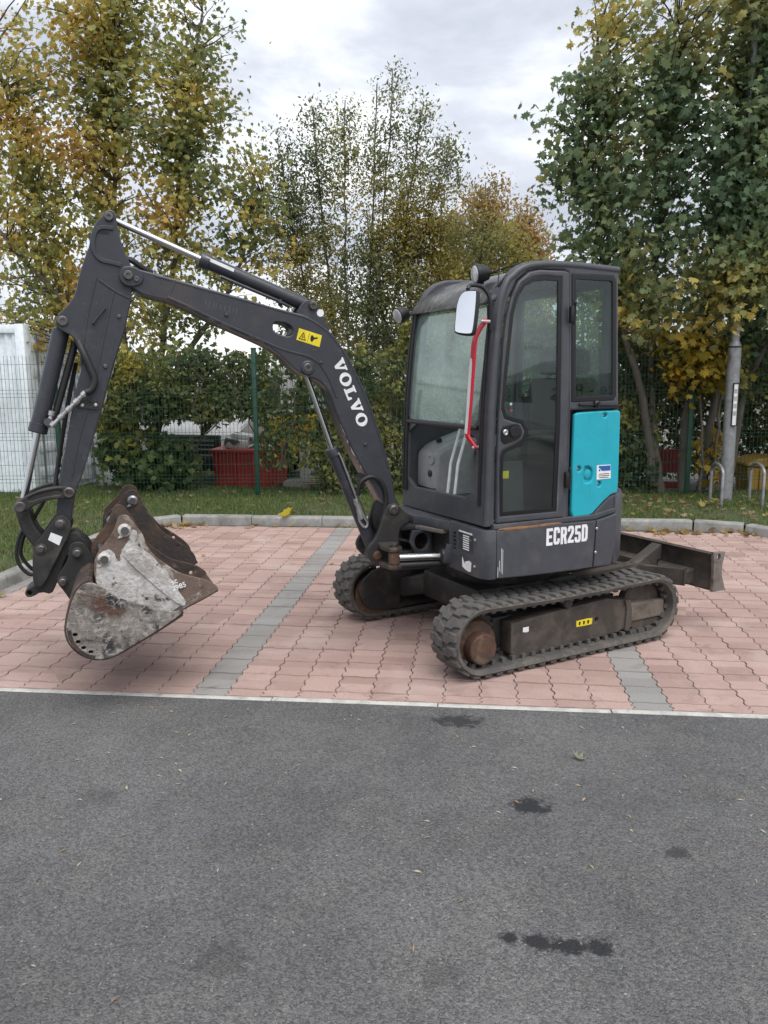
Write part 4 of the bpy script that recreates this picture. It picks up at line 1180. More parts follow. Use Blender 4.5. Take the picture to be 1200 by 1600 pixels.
for k, (u_, w_, cm) in enumerate(((0.465, 1.585, YELLOW), (0.41, 1.59, DECAL), (0.468, 1.545, surf('green_dot', (0.03, 0.25, 0.18), 0.5, var=0)), (0.408, 1.553, REDM))):
    lathe('button', (u_, 0.722, w_), (0, 1, 0), [(0, 0.008), (0.004, 0.008), (0.005, 0.004)], cm, door, 10)

# ------------------------------------------------------------------ boom, arm, coupler and buckets
CUR = M_BOOM
BV, AV = 0.105, 0.088
boom_out = [(1.559, 2.31), (1.544, 2.344), (1.516, 2.358), (1.486, 2.353), (1.376, 2.326), (1.273, 2.301), (1.064, 2.247), (0.855, 2.195), (0.715, 2.155), (0.605, 2.131), (0.525, 2.114), (0.448, 2.075), (0.367, 2.016), (0.313, 1.948), (0.254, 1.861), (0.186, 1.726), (0.114, 1.565), (0.045, 1.345), (-0.005, 1.165), (-0.034, 0.996), (-0.064, 0.937), (-0.055, 0.892), (-0.016, 0.886), (0.035, 0.942), (0.095, 1.05), (0.16, 1.15), (0.255, 1.328), (0.32, 1.479), (0.374, 1.628), (0.397, 1.682), (0.444, 1.728), (0.495, 1.751), (0.537, 1.763), (0.568, 1.778), (0.614, 1.816), (0.666, 1.872), (0.722, 1.913), (0.774, 1.942), (0.914, 2.003), (1.072, 2.07), (1.176, 2.125), (1.311, 2.182), (1.383, 2.194), (1.443, 2.21), (1.493, 2.243), (1.542, 2.262)]
slot_b = [(0.717, 2.055), (0.7, 2.073), (0.639, 2.066), (0.604, 2.045), (0.596, 2.018), (0.613, 1.991), (0.641, 1.989), (0.696, 2.007), (0.716, 2.022)]
boom = plate('boom', [chaikin(boom_out, 1, k=0.2), chaikin(slot_b, 1)], -BV, BV, PAINT, EX, bevel=0.007)
def strip(name, pts, half, t0, t1, mat, parent, closed=False):
    """raised weld or flange strip along a line in the (u, w) plane"""
    P = [Vector(p) for p in chaikin(pts, 2, closed=False)]
    n = len(P); A_, B2 = [], []
    for i in range(n):
        t = (P[min(n - 1, i + 1)] - P[max(0, i - 1)]).normalized(); nn = Vector((-t.y, t.x)) * half
        A_.append(tuple(P[i] + nn)); B2.append(tuple(P[i] - nn))
    return plate(name, A_ + B2[::-1], t0, t1, mat, parent, bevel=0.002)
lowl = [(1.311, 2.182), (1.176, 2.125), (1.072, 2.07), (0.914, 2.003), (0.774, 1.942), (0.69, 1.905), (0.60, 1.878), (0.52, 1.862), (0.46, 1.83), (0.41, 1.77), (0.37, 1.69), (0.34, 1.61)]
strip('flange_edge', [(u_ - 0.004, w_ + 0.016) for u_, w_ in lowl], 0.006, BV - 0.004, BV + 0.005, PAINT, boom)
strip('flange_edge', [(1.37, 2.312), (1.064, 2.235), (0.855, 2.183), (0.605, 2.119), (0.525, 2.102), (0.45, 2.064), (0.372, 2.008), (0.318, 1.938), (0.262, 1.856), (0.196, 1.722), (0.125, 1.562), (0.056, 1.345), (0.01, 1.18)], 0.005, BV - 0.004, BV + 0.003, PAINT, boom)
strip('weld_seam', [(1.262, 2.292), (1.305, 2.19)], 0.007, BV - 0.004, BV + 0.004, PAINT, boom)
strip('weld_seam', [(0.02, 1.03), (0.085, 1.09)], 0.004, BV - 0.004, BV + 0.002, PAINT, boom)
plate('tip_boss', chaikin([(1.562, 2.305), (1.545, 2.35), (1.505, 2.362), (1.45, 2.345), (1.425, 2.31), (1.44, 2.262), (1.50, 2.245), (1.548, 2.262)], 2), BV - 0.02, BV + 0.014, PAINT, boom, bevel=0.006)
plate('tip_boss', chaikin([(1.562, 2.305), (1.545, 2.35), (1.505, 2.362), (1.45, 2.345), (1.425, 2.31), (1.44, 2.262), (1.50, 2.245), (1.548, 2.262)], 2), -BV - 0.014, -BV + 0.02, PAINT, boom, bevel=0.006)
def pin(u_, w_, r, v, mat=PINM, parent=None, out=0.02, both=True):
    for s in ((1, -1) if both else (1,)):
        o = lathe('pivot_pin', (u_, s * (v - 0.01), w_), (0, s, 0), [(0, r), (0.01 + out * 0.7, r), (0.01 + out, r * 0.8), (0.01 + out, r * 0.45), (0.01 + out * 0.6, r * 0.4), (0.01 + out * 0.6, 0)], mat, parent, 18)
pin(1.512, 2.308, 0.026, BV + 0.014, parent=boom)
pin(1.469, 2.290, 0.015, BV + 0.014, parent=boom, out=0.012)
# arm-cylinder lug on top of the boom
lug = [(0.579, 2.12), (0.531, 2.19), (0.492, 2.207), (0.454, 2.197), (0.431, 2.16), (0.405, 2.101), (0.355, 2.01), (0.433, 2.02), (0.51, 2.06)]
for s in (1, -1):
    plate('cylinder_lug', chaikin(lug, 1), s * 0.06, s * 0.082, PAINT, boom, bevel=0.005)
pin(0.470, 2.170, 0.026, 0.083, parent=boom)
plate('lug_sticker', circle(0.425, 2.128, 0.022, 14), 0.0815, 0.0835, DECAL, boom, bevel=0.0004)
pin(0.515, 1.806, 0.028, BV, parent=boom, out=0.015)
lathe('boss_ring', (0.515, BV - 0.003, 1.806), (0, 1, 0), [(0, 0.042), (0.010, 0.042), (0.014, 0.036), (0.014, 0.0)], PAINT, boom, 20)
for u_, w_ in ((0.435, 1.835), (0.16, 1.335), (0.985, 2.105)):
    lathe('bolt', (u_, BV - 0.002, w_), (0, 1, 0), [(0, 0.011), (0.008, 0.011), (0.012, 0.007), (0.012, 0)], PAINT, boom, 10)
# yellow warning plate
ys = plate('warning_sticker', [(0.562, 2.037), (0.424, 1.996), (0.441, 1.927), (0.58, 1.97)], BV - 0.001, BV + 0.0015, YELLOW, boom, bevel=0.0004)
ud, wd = Vector((-0.138, -0.041)).normalized(), Vector((0.041, -0.138)).normalized()
o2 = Vector((0.562, 2.037))
def spt(a, b): return tuple(o2 + ud * a + wd * (-b if False else b) * 1.0)
tri = [spt(0.012, 0.060), spt(0.034, 0.012), spt(0.058, 0.060)]
tri = [(p[0] - 0.0, p[1]) for p in tri]
ctr = (Vector(tri[0]) + Vector(tri[1]) + Vector(tri[2])) / 3
tri_in = [tuple(ctr + (Vector(p) - ctr) * 0.68) for p in tri]
def flip(p):   # keep marks inside the plate: wd runs down the plate
    return p
plate('warning_mark', [tri, tri_in], BV + 0.0015, BV + 0.0026, GASKET, ys, bevel=0.0002)
plate('warning_mark', [spt(0.028, 0.052), spt(0.034, 0.03), spt(0.042, 0.052), spt(0.036, 0.046)], BV + 0.0015, BV + 0.0026, GASKET, ys, bevel=0.0002)
plate('warning_mark', [spt(0.082, 0.018), spt(0.092, 0.016), spt(0.10, 0.026), spt(0.122, 0.018), spt(0.124, 0.026), spt(0.104, 0.036), spt(0.098, 0.052), spt(0.088, 0.054), spt(0.08, 0.036)], BV + 0.0015, BV + 0.0026, GASKET, ys, bevel=0.0002)
plate('warning_mark', [spt(0.0675, 0.008), spt(0.0695, 0.008), spt(0.0695, 0.066), spt(0.0675, 0.066)], BV + 0.0015, BV + 0.0026, GASKET, ys, bevel=0.0002)
# brand lettering: slab-serif glyphs
def ell(cx, cy, rx, ry, n=28): return [(cx + rx * math.cos(2 * math.pi * i / n), cy + ry * math.sin(2 * math.pi * i / n)) for i in range(n)]
GL = {'V': ([[(0, 1), (0, .86), (.10, .84), (.40, 0), (.60, 0), (.90, .84), (1.0, .86), (1.0, 1), (.60, 1), (.60, .86), (.70, .84), (.56, .36), (.40, .84), (.50, .86), (.50, 1)]], 0.98),
      'O': ([ell(.5, .5, .52, .53), ell(.5, .5, .22, .36)], 1.0),
      'L': ([[(0, 1), (0, .86), (.12, .84), (.12, .16), (0, .14), (0, 0), (.92, 0), (.92, .40), (.78, .40), (.70, .16), (.42, .16), (.42, .84), (.56, .86), (.56, 1)]], 0.92)}
def place_glyphs(word, origin, xd, yd, size, gap, name, mat, parent, v, wscale=1.0):
    x = 0.0
    o = Vector(origin); xd, yd = Vector(xd).normalized(), Vector(yd).normalized()
    for ch in word:
        loops, adv = GL[ch]
        L2 = [[tuple(o + xd * (x + p[0] * size * wscale) + yd * p[1] * size) for p in lp] for lp in loops]
        plate(name, L2, v - 0.001, v + 0.0016, mat, parent, bevel=0.0004)
        x += (adv * wscale + gap) * size
xd = Vector((-0.170, -0.425)); yd = Vector((-0.425, 0.170))
place_glyphs('VOLVO', (0.362, 1.843), xd, yd, 0.070, 0.14, 'brand_letter', DECAL, boom, BV, 1.16)
# faint scratched marks on the boom
SCR = surf('scratched_paint', (0.15, 0.15, 0.16), 0.5)
for k in range(9):
    a = Vector((1.10 - k * 0.022 + random.uniform(-.006, .006), 2.19 - k * 0.006))
    strip('scratch', [tuple(a), tuple(a + Vector((0.006, -0.03 + random.uniform(-.01, .01))))], 0.0010, BV - 0.001, BV + 0.0008, SCR, boom)

def cylinder(name, a, b, c, rb, rr, v, rod_eye=0.03, base_eye=0.035):
    """a base pivot, b gland, c rod pivot in (u, w)"""
    A_, B2, C_ = Vector((a[0], v, a[1])), Vector((b[0], v, b[1])), Vector((c[0], v, c[1]))
    d = (B2 - A_).normalized(); L = (B2 - A_).length
    cy = lathe(name, A_, d, [(0.02, rb * 0.6), (0.035, rb), (L - 0.055, rb), (L - 0.052, rb * 1.12), (L - 0.006, rb * 1.12), (L, rb * 1.04), (L, rr)], PAINT, EX, 24)
    tube('piston_rod', [B2 - d * 0.01, C_ - d * 0.02], rr, CHROME, cy, 16)
    lathe('base_eye', A_ - Vector((0, 0.05, 0)), (0, 1, 0), [(0, base_eye), (0.1, base_eye)], PAINT, cy, 18)
    lathe('rod_eye', C_ - Vector((0, 0.045, 0)), (0, 1, 0), [(0, rod_eye), (0.09, rod_eye)], STEEL, cy, 18)
    return cy
ac = cylinder('arm_cylinder', (0.470, 2.170), (1.11, 2.425), (1.591, 2.624), 0.040, 0.0185, 0.0)
tube('hydraulic_pipe', [(0.60, 0.03, 2.165), (0.68, 0.045, 2.20), (1.0, 0.045, 2.325)], 0.010, PAINT, ac, 8)
lathe('pipe_fitting', (0.655, 0.02, 2.20), (0.1, 0.6, -0.5), [(0, 0.014), (0.04, 0.014), (0.04, 0.008)], PAINT, ac, 10)
plate('name_label', [(0.92, 2.372), (1.08, 2.436), (1.084, 2.418), (0.926, 2.354)], 0.034, 0.0405, DECAL, ac, bevel=0.0004)
lc = cylinder('lift_cylinder', (0.088, 0.652), (0.351, 1.311), (0.515, 1.80), 0.040, 0.0175, 0.0)
tube('hydraulic_pipe', [(0.318, 0.045, 1.275), (0.30, 0.052, 1.25), (0.17, 0.052, 0.90), (0.135, 0.052, 0.83), (0.15, 0.05, 0.80), (0.185, 0.048, 0.84), (0.195, 0.048, 0.90)], 0.0085, SILVER, lc, 8, curve=3)
lathe('pipe_fitting', (0.215, 0.05, 0.99), (-0.12, 0, -0.4), [(0, 0.015), (0.03, 0.018), (0.06, 0.012), (0.09, 0.017), (0.14, 0.014)], SILVER, lc, 10)
lathe('rod_boss', (0.515, -0.075, 1.80), (0, 1, 0), [(0, 0.028), (0.15, 0.028)], PAINT, lc, 16)
# swing post
post = [(-0.002, 0.962), (-0.038, 0.955), (-0.06, 0.925), (-0.12, 0.876), (-0.12, 0.83), (-0.062, 0.81), (-0.046, 0.76), (-0.046, 0.69), (-0.056, 0.588), (0.0, 0.555), (0.06, 0.552), (0.124, 0.581), (0.17, 0.645), (0.155, 0.70), (0.105, 0.745), (0.065, 0.86), (0.036, 0.945)]
for s in (1, -1):
    sp_ = plate('swing_post', chaikin(post, 1), s * 0.108, s * 0.145, STEEL, EX, bevel=0.008)
    lathe('pivot_pin', (-0.012, s * 0.14, 0.918), (0, s, 0), [(0, 0.034), (0.012, 0.034), (0.02, 0.024), (0.02, 0)], PINM, sp_, 18)
    lathe('pivot_pin', (0.10, s * 0.14, 0.632), (0, s, 0), [(0, 0.03), (0.012, 0.03), (0.02, 0.022), (0.02, 0)], RUSTD, sp_, 18)
plate('post_core', [(-0.05, 0.58), (0.12, 0.58), (0.12, 0.66), (-0.05, 0.82)], -0.109, 0.109, STEEL, EX, bevel=0.01)
for k in range(6):
    y = -0.06 + k * 0.024
    tube('boom_hose', smooth_path([(0.16, y * 1.2, 1.10), (0.12, y * 1.3, 1.15), (0.05, y, 1.12), (0.02, y, 1.0), (0.055, y, 0.85), (0.02, y, 0.72), (-0.06, y, 0.66 + 0.01 * k), (-0.18, y, 0.68)], 4), 0.013, RUBBER, EX, 8)
tube('boom_hose', smooth_path([(0.215, 0.11, 1.02), (0.20, 0.125, 1.10), (0.13, 0.13, 1.135), (0.06, 0.125, 1.09), (0.03, 0.118, 0.98), (0.06, 0.11, 0.80), (0.03, 0.1, 0.70)], 5), 0.014, RUBBER, EX, 10)

# ---- arm
arm_out = [(1.626, 2.621), (1.615, 2.642), (1.591, 2.656), (1.569, 2.651), (1.554, 2.625), (1.554, 2.565), (1.541, 2.506), (1.522, 2.436), (1.495, 2.373), (1.482, 2.312), (1.492, 2.257), (1.503, 2.181), (1.546, 2.014), (1.606, 1.857), (1.656, 1.71), (1.694, 1.583), (1.756, 1.402), (1.806, 1.253), (1.831, 1.189), (1.854, 1.147), (1.881, 1.046), (1.898, 0.937), (1.938, 0.903), (1.976, 0.935), (1.974, 1.004), (1.957, 1.101), (1.941, 1.194), (1.912, 1.322), (1.869, 1.512), (1.824, 1.691), (1.783, 1.819), (1.785, 1.878), (1.8, 1.95), (1.828, 1.984), (1.878, 2.011), (1.902, 2.031), (1.903, 2.065), (1.888, 2.095), (1.836, 2.144), (1.793, 2.205), (1.768, 2.296), (1.732, 2.398), (1.705, 2.459), (1.695, 2.519), (1.672, 2.57), (1.647, 2.604)]
stick = plate('arm', chaikin(arm_out, 1, k=0.2), -AV, AV, PAINT, EX, bevel=0.007)
for pts in ([(1.679, 2.299), (1.717, 2.176), (1.757, 2.012), (1.789, 1.826)], [(1.595, 2.22), (1.659, 1.982), (1.712, 1.773), (1.776, 1.563), (1.838, 1.384), (1.875, 1.213)], [(1.665, 2.284), (1.594, 2.23), (1.51, 2.188)]):
    strip('weld_seam', pts, 0.006, AV - 0.004, AV + 0.005, PAINT, stick)
strip('head_rim', [(1.545, 2.364), (1.60, 2.378), (1.654, 2.386), (1.69, 2.439), (1.675, 2.53), (1.643, 2.561), (1.575, 2.557)], 0.010, AV - 0.004, AV + 0.012, PAINT, stick)
hd = tube('lifting_handle', [(1.645, AV, 2.132), (1.645, AV + 0.02, 2.130), (1.71, AV + 0.02, 2.052), (1.71, AV, 2.049)], 0.007, PAINT, stick, 8)
brk = plate('hose_bracket', [[(1.785, 1.632), (1.741, 1.642), (1.702, 1.62), (1.71, 1.578), (1.824, 1.590), (1.82, 1.62)], circle(1.755, 1.612, 0.012, 10)], AV, AV + 0.014, STEEL, stick, bevel=0.003)
for u_, w_ in ((1.725, 1.605), (1.795, 1.605)):
    lathe('bolt', (u_, AV + 0.012, w_), (0, 1, 0), [(0, 0.010), (0.007, 0.010), (0.01, 0.006), (0.01, 0)], SILVER, brk, 10)
for u_, w_, r in ((1.572, 2.089, 0.011), (1.661, 1.817, 0.012)):
    lathe('bolt', (u_, AV - 0.002, w_), (0, 1, 0), [(0, r), (0.010, r), (0.014, r * .6), (0.014, 0)], PINM, stick, 10)
pin(1.594, 2.616, 0.024, AV, parent=stick)
pin(1.866, 2.060, 0.028, AV, parent=stick, out=0.014)
strip('cylinder_label', [(1.66, 2.535), (1.60, 2.53)], 0.008, AV - 0.001, AV + 0.001, GASKET, stick)
bc = cylinder('bucket_cylinder', (1.872, 2.05), (2.045, 1.455), (2.148, 1.064), 0.046, 0.0195, 0.0)
tube('hydraulic_pipe', [(1.815, 0.0, 1.955), (1.83, 0.0, 1.90), (1.955, 0.0, 1.52)], 0.02, RUBBER, bc, 10)
lathe('pipe_fitting', (1.955, 0.06, 1.575), (0.1, 0, -0.35), [(0, 0.018), (0.025, 0.018), (0.03, 0.012), (0.06, 0.016), (0.085, 0.014)], SILVER, bc, 12)
lathe('pipe_fitting', (1.985, 0.03, 1.505), (-0.05, 0.5, 0.1), [(0, 0.024), (0.06, 0.022), (0.06, 0.0)], PAINT, bc, 12)
a0, a1 = Vector((1.772, 0.125, 1.677)), Vector((1.962, 0.11, 1.492))
prof = []
L = (a1 - a0).length
for k in range(9):
    r = 0.017 if k % 2 == 0 else 0.0115
    prof += [(L * k / 9, r), (L * (k + 0.86) / 9, r)]
lathe('coupling_pipe', a0, a1 - a0, prof, SILVER, stick, 12)
tube('arm_hose', smooth_path([(1.80, 0.06, 1.97), (1.77, 0.105, 1.89), (1.738, 0.115, 1.80), (1.722, 0.118, 1.74), (1.742, 0.122, 1.69), (1.775, 0.125, 1.675)], 5), 0.020, RUBBER, stick, 10)
tube('arm_hose', [(1.82, -0.05, 1.84), (1.88, -0.04, 1.6), (1.95, -0.02, 1.28), (1.975, 0.0, 1.13)], 0.013, RUBBER, stick, 8, curve=4)
tube('arm_hose', smooth_path([(1.56, 0.03, 2.39), (1.50, 0.06, 2.40), (1.44, 0.05, 2.365), (1.38, 0.03, 2.335)], 5), 0.016, RUBBER, stick, 8)

# paint worn to bare metal along edges
BARE = surf('bare_worn_edge', (0.26, 0.23, 0.2), 0.6, 0.3, layers=(((0.10, 0.075, 0.06), 30, 0.5, 0.65),))
rw_ = random.Random(3)
def wear(path, v, parent, w0=0.003, w1=0.010, side=1, step=0.035, keep=0.7):
    P = [Vector(p) for p in path]
    L = sum((b - a).length for a, b in zip(P, P[1:]))
    segs = []
    t = 0.0
    while t < L:
        ln = rw_.uniform(0.4, 2.6) * step
        if rw_.random() < keep: segs.append((t, min(L, t + ln)))
        t += ln + rw_.uniform(0.1, 0.8) * step
    def at(d):
        for a, b in zip(P, P[1:]):
            l_ = (b - a).length
            if d <= l_: return a.lerp(b, d / l_), (b - a).normalized()
            d -= l_
        return P[-1], (P[-1] - P[-2]).normalized()
    for a, b in segs:
        n_ = 6
        A_, B2 = [], []
        wd_ = rw_.uniform(w0, w1)
        for i in range(n_ + 1):
            p, d = at(a + (b - a) * i / n_)
            nn = Vector((-d.y, d.x)) * side
            A_.append(tuple(p + nn * 0.003)); B2.append(tuple(p + nn * (0.0035 + wd_ * math.sin(math.pi * (i + .3) / (n_ + .6)) * rw_.uniform(.5, 1))))
        plate('worn_edge', A_ + B2[::-1], v - 0.001, v + 0.0009, BARE, parent, bevel=0.0003)
wear([(1.606, 1.857), (1.656, 1.71), (1.694, 1.583), (1.756, 1.402), (1.806, 1.253), (1.829, 1.195)], AV, stick, side=-1)
wear([(1.941, 1.194), (1.912, 1.322), (1.869, 1.512)], AV, stick, side=-1, keep=0.45)
wear([(0.095, 1.05), (0.16, 1.15), (0.255, 1.328), (0.32, 1.479)], BV, boom, side=-1, keep=0.5)
wear([(1.311, 2.186), (1.176, 2.129), (1.072, 2.074), (0.914, 2.007), (0.774, 1.946)], BV, boom, side=-1, keep=0.45, w1=0.006)
# ---- bucket linkage and coupler
link1 = [(1.891, 1.161), (1.867, 1.149), (1.856, 1.124), (1.871, 1.095), (1.896, 1.09), (1.976, 1.094), (2.041, 1.077), (2.087, 1.056), (2.123, 1.031), (2.152, 1.027), (2.175, 1.042), (2.183, 1.064), (2.171, 1.09), (2.141, 1.104), (2.101, 1.126), (2.036, 1.152), (1.951, 1.164)]
groove = [(1.93, 1.118), (1.93, 1.146), (1.985, 1.143), (2.06, 1.126), (2.108, 1.104), (2.10, 1.086), (2.04, 1.106), (1.98, 1.116)]
for s in (1, -1):
    lk = plate('side_link', [chaikin(link1, 1), chaikin(groove, 1)], s * 0.102, s * 0.138, STEEL, EX, bevel=0.007)
    plate('link_web', offset_poly(link1, -0.008), s * 0.104, s * 0.128, STEEL, lk, bevel=0.003)
    for (u_, w_) in ((1.894, 1.126), (2.150, 1.060)):
        lathe('pivot_pin', (u_, s * 0.13, w_), (0, s, 0), [(0, 0.030), (0.016, 0.030), (0.02, 0.024), (0.02, 0.015), (0.012, 0.014), (0.012, 0)], PINM, lk, 18)
plate('push_link', chaikin([(2.186, 1.04), (2.155, 1.06), (2.127, 1.048), (2.104, 1.019), (2.102, 0.981), (2.081, 0.925), (2.054, 0.885), (2.042, 0.851), (2.04, 0.801), (2.067, 0.775), (2.095, 0.805), (2.131, 0.863), (2.161, 0.92), (2.176, 0.98)], 1), -0.075, 0.085, STEEL, EX, bevel=0.012)
coup = [(1.974, 0.991), (1.938, 1.001), (1.907, 0.976), (1.894, 0.931), (1.908, 0.883), (1.957, 0.798), (2.015, 0.691), (2.061, 0.604), (2.09, 0.592), (2.118, 0.614), (2.113, 0.727), (2.104, 0.83), (2.056, 0.887), (2.007, 0.949)]
for s in (1, -1):
    cpl = plate('coupler_plate', chaikin(coup, 1), s * 0.095, s * 0.125, STEEL, EX, bevel=0.006)
    for (u_, w_) in ((1.951, 0.953), (2.062, 0.816)):
        lathe('pivot_pin', (u_, s * 0.12, w_), (0, s, 0), [(0, 0.030), (0.008, 0.030), (0.008, 0.022), (0.024, 0.022), (0.028, 0.016), (0.028, 0)], PINM, cpl, 14)
    if s > 0:
        plate('coupler_sticker', [(2.004, 0.905), (1.946, 0.876), (1.967, 0.828), (2.022, 0.864)], 0.1245, 0.1265, DECAL, cpl, bevel=0.0004)
cin = [(1.93, 0.875), (1.88, 0.895), (1.853, 0.869), (1.811, 0.799), (1.828, 0.778), (1.909, 0.806), (1.969, 0.676), (2.0, 0.594), (2.03, 0.536), (2.084, 0.558), (2.131, 0.531), (2.161, 0.533), (2.172, 0.559), (2.152, 0.585), (2.121, 0.596), (2.069, 0.628), (2.003, 0.763)]
plate('coupler_hook', [chaikin(cin, 1), circle(2.144, 0.557, 0.014, 10)], -0.07, 0.08, STEEL, EX, bevel=0.006)
for k, (r, v) in enumerate(((0.0105, 0.02), (0.0105, -0.02))):
    d = 0.018 * k
    tube('coupler_hose', smooth_path([(2.01, v, 1.12), (2.05, v, 1.05), (2.10, v, 0.97), (2.165 - d, v, 0.90), (2.20 - d, v, 0.80), (2.195 - d, v, 0.72 + d), (2.15 - d, v, 0.655 + d), (2.10, v, 0.648 + d)], 5), r, RUBBER, EX, 8)

# ---- wide bucket on the coupler
buck = [(1.831, 0.706), (1.8, 0.714), (1.767, 0.704), (1.729, 0.674), (1.687, 0.635), (1.62, 0.599), (1.552, 0.57), (1.469, 0.539), (1.392, 0.516), (1.347, 0.523), (1.353, 0.497), (1.475, 0.422), (1.592, 0.362), (1.707, 0.303), (1.776, 0.296), (1.856, 0.325), (1.912, 0.392), (1.929, 0.462), (1.916, 0.535), (1.894, 0.606), (1.871, 0.663)]
BW = 0.60
def uneven(co):
    return co + Vector((0, 0.004 * mnoise.noise(co * 9), 0))
shell_path = [(1.80, 0.708), (1.827, 0.702), (1.866, 0.66), (1.889, 0.604), (1.911, 0.535), (1.923, 0.462), (1.907, 0.395), (1.853, 0.331), (1.776, 0.302), (1.709, 0.309), (1.592, 0.367), (1.475, 0.427), (1.345, 0.503)]
bucket = sweep_shell('wide_bucket', chaikin(shell_path, 2, closed=False)[::-1], -BW + 0.01, BW - 0.01, -0.016, BUCKB, EX)
holes = [circle(u_, w_, 0.0125, 12, 0.010) for u_, w_ in ((1.885, 0.444), (1.873, 0.404), (1.848, 0.369), (1.814, 0.343))]
bplate = chaikin(buck, 1, k=0.2)
plate('bucket_side', [densify(bplate, 0.06)] + holes, BW - 0.02, BW, BUCKM, bucket, bevel=0.003)
plate('bucket_side', densify(bplate, 0.06), -BW, -BW + 0.02, BUCKM, bucket, bevel=0.003)
strip('heel_wear_plate', [(1.795, 0.312), (1.84, 0.326), (1.885, 0.375), (1.906, 0.42), (1.912, 0.47)], 0.010, BW - 0.003, BW + 0.003, BUCKD, bucket)
strip('weld_seam', [(1.862, 0.668), (1.80, 0.648), (1.73, 0.62), (1.66, 0.585)], 0.003, BW - 0.002, BW + 0.002, BUCKM, bucket)
tube('lip_tube', [(1.805, -BW + 0.02, 0.698), (1.805, BW - 0.02, 0.698)], 0.022, BUCKB, bucket, 14)
box('cutting_edge', (1.335, -BW + 0.005, 0.497), (1.44, BW - 0.005, 0.517), BUCKD, bucket, 0.004, M=Matrix.Translation((1.345, 0, 0.505)) @ Matrix.Rotation(R(31), 4, 'Y') @ Matrix.Translation((-1.345, 0, -0.505)))
ear = [(1.913, 0.831), (1.876, 0.849), (1.841, 0.841), (1.818, 0.81), (1.795, 0.764), (1.782, 0.735), (1.80, 0.655), (1.84, 0.575), (1.87, 0.48), (1.915, 0.49), (1.96, 0.574), (1.986, 0.613), (1.992, 0.647), (1.968, 0.686), (1.935, 0.731), (1.919, 0.774)]
for s in (1, -1):
    e_ = plate('bucket_ear', chaikin(ear, 1), s * 0.135, s * 0.158, STEEL, bucket, bevel=0.004)
    for (u_, w_) in ((1.871, 0.788), (1.957, 0.630)):
        lathe('ear_pin', (u_, s * 0.15, w_), (0, s, 0), [(0, 0.030), (0.016, 0.028), (0.016, 0.024), (0.045, 0.022), (0.05, 0.016), (0.05, 0)], PINM, e_, 14)
for (u_, w_) in ((1.871, 0.788), (1.957, 0.630)):
    tube('cross_pin', [(u_, -0.15, w_), (u_, 0.15, w_)], 0.022, PINM, bucket, 12)

# ---- two smaller buckets lying in the wide one: things of their own
WMB = Matrix.Translation((SX, SY, 0)) @ Matrix.Rotation(R(UP_A), 4, 'Z') @ M_BOOM
def small_bucket(name, label, side, shell, pins, pin_r, v_near, width, yaw_deg, mats, plate_extra=None, hole=None):
    ctr = Vector((sum(p[0] for p in side) / len(side), v_near, 0))
    W = WMB @ Matrix.Translation(ctr) @ Matrix.Rotation(R(yaw_deg), 4, 'Z')
    base = W @ Vector((0, -width / 2, 0))
    root = empty(name, base, 0)
    tag(root, label, 'bucket', 'small buckets nested in the wide bucket')
    global CUR
    CUR = Matrix.Translation(-base) @ W @ Matrix.Translation(-ctr)
    vn, vf = v_near, v_near - width
    lp = chaikin(side, 1, k=0.2)
    near_m, far_m, shell_m = mats[:3]
    pin_m = mats[-1]
    hl = [circle(hole[0], hole[1], 0.011, 10)] if hole else []
    n_ = plate('bucket_side', [lp] + hl, vn - 0.018, vn, near_m, root, bevel=0.003)
    plate('bucket_side', [lp] + hl, vf, vf + 0.018, far_m, root, bevel=0.003)
    sweep_shell('bucket_shell', chaikin(shell, 2, closed=False), vf + 0.015, vn - 0.015, -0.014, shell_m, root)
    for (u_, w_) in pins:
        p_ = tube('ear_pin', [(u_, vf - 0.03, w_), (u_, vn + 0.03, w_)], pin_r, PINM, root, 14)
        for s, v in ((1, vn), (-1, vf)):
            lathe('pin_collar', (u_, v, w_), (0, s, 0), [(0, pin_r * 1.7), (0.012, pin_r * 1.6), (0.02, pin_r * 1.1)], pin_m if s > 0 else far_m, p_, 14)
            plate('pin_keeper', chaikin([(u_ - 0.012, w_ + 0.008), (u_ + 0.01, w_ - 0.01), (u_ + 0.038, w_ - 0.036), (u_ + 0.03, w_ - 0.044), (u_ + 0.0, w_ - 0.03)], 1), min(v, v + s * 0.012), max(v, v + s * 0.012), pin_m if s > 0 else far_m, p_, bevel=0.003)
    return root, n_
white = [(1.648, 1.008), (1.636, 1.033), (1.608, 1.044), (1.584, 1.032), (1.555, 0.987), (1.516, 0.925), (1.505, 0.871), (1.465, 0.807), (1.41, 0.757), (1.34, 0.70), (1.253, 0.668), (1.179, 0.640), (1.13, 0.597), (1.14, 0.578), (1.221, 0.542), (1.301, 0.51), (1.41, 0.466), (1.583, 0.440), (1.707, 0.48), (1.76, 0.60), (1.774, 0.726), (1.773, 0.801), (1.751, 0.852), (1.691, 0.922), (1.66, 0.972)]
wshell = [(1.135, 0.588), (1.221, 0.546), (1.301, 0.514), (1.41, 0.470), (1.583, 0.446), (1.70, 0.485), (1.752, 0.60), (1.765, 0.70), (1.70, 0.80), (1.60, 0.88), (1.54, 0.955)]
RUSTCEM = surf('rusty_cement', (0.16, 0.115, 0.09), 0.8, 0.1, layers=(((0.05, 0.042, 0.038), 6, 0.52, 0.66), ((0.42, 0.385, 0.355), 9, 0.50, 0.62), ((0.12, 0.075, 0.05), 26, 0.56, 0.68)), bump=0.4, bscale=50)
wb, wn_ = small_bucket('nested_bucket', 'digging bucket with a cement-whitened side lying in the wide excavator bucket', white, wshell, [(1.611, 0.961), (1.722, 0.816)], 0.021, 0.50, 0.40, 4, (RUSTCEM, BUCKB, BUCKB, CEMENT), hole=(1.225, 0.605))
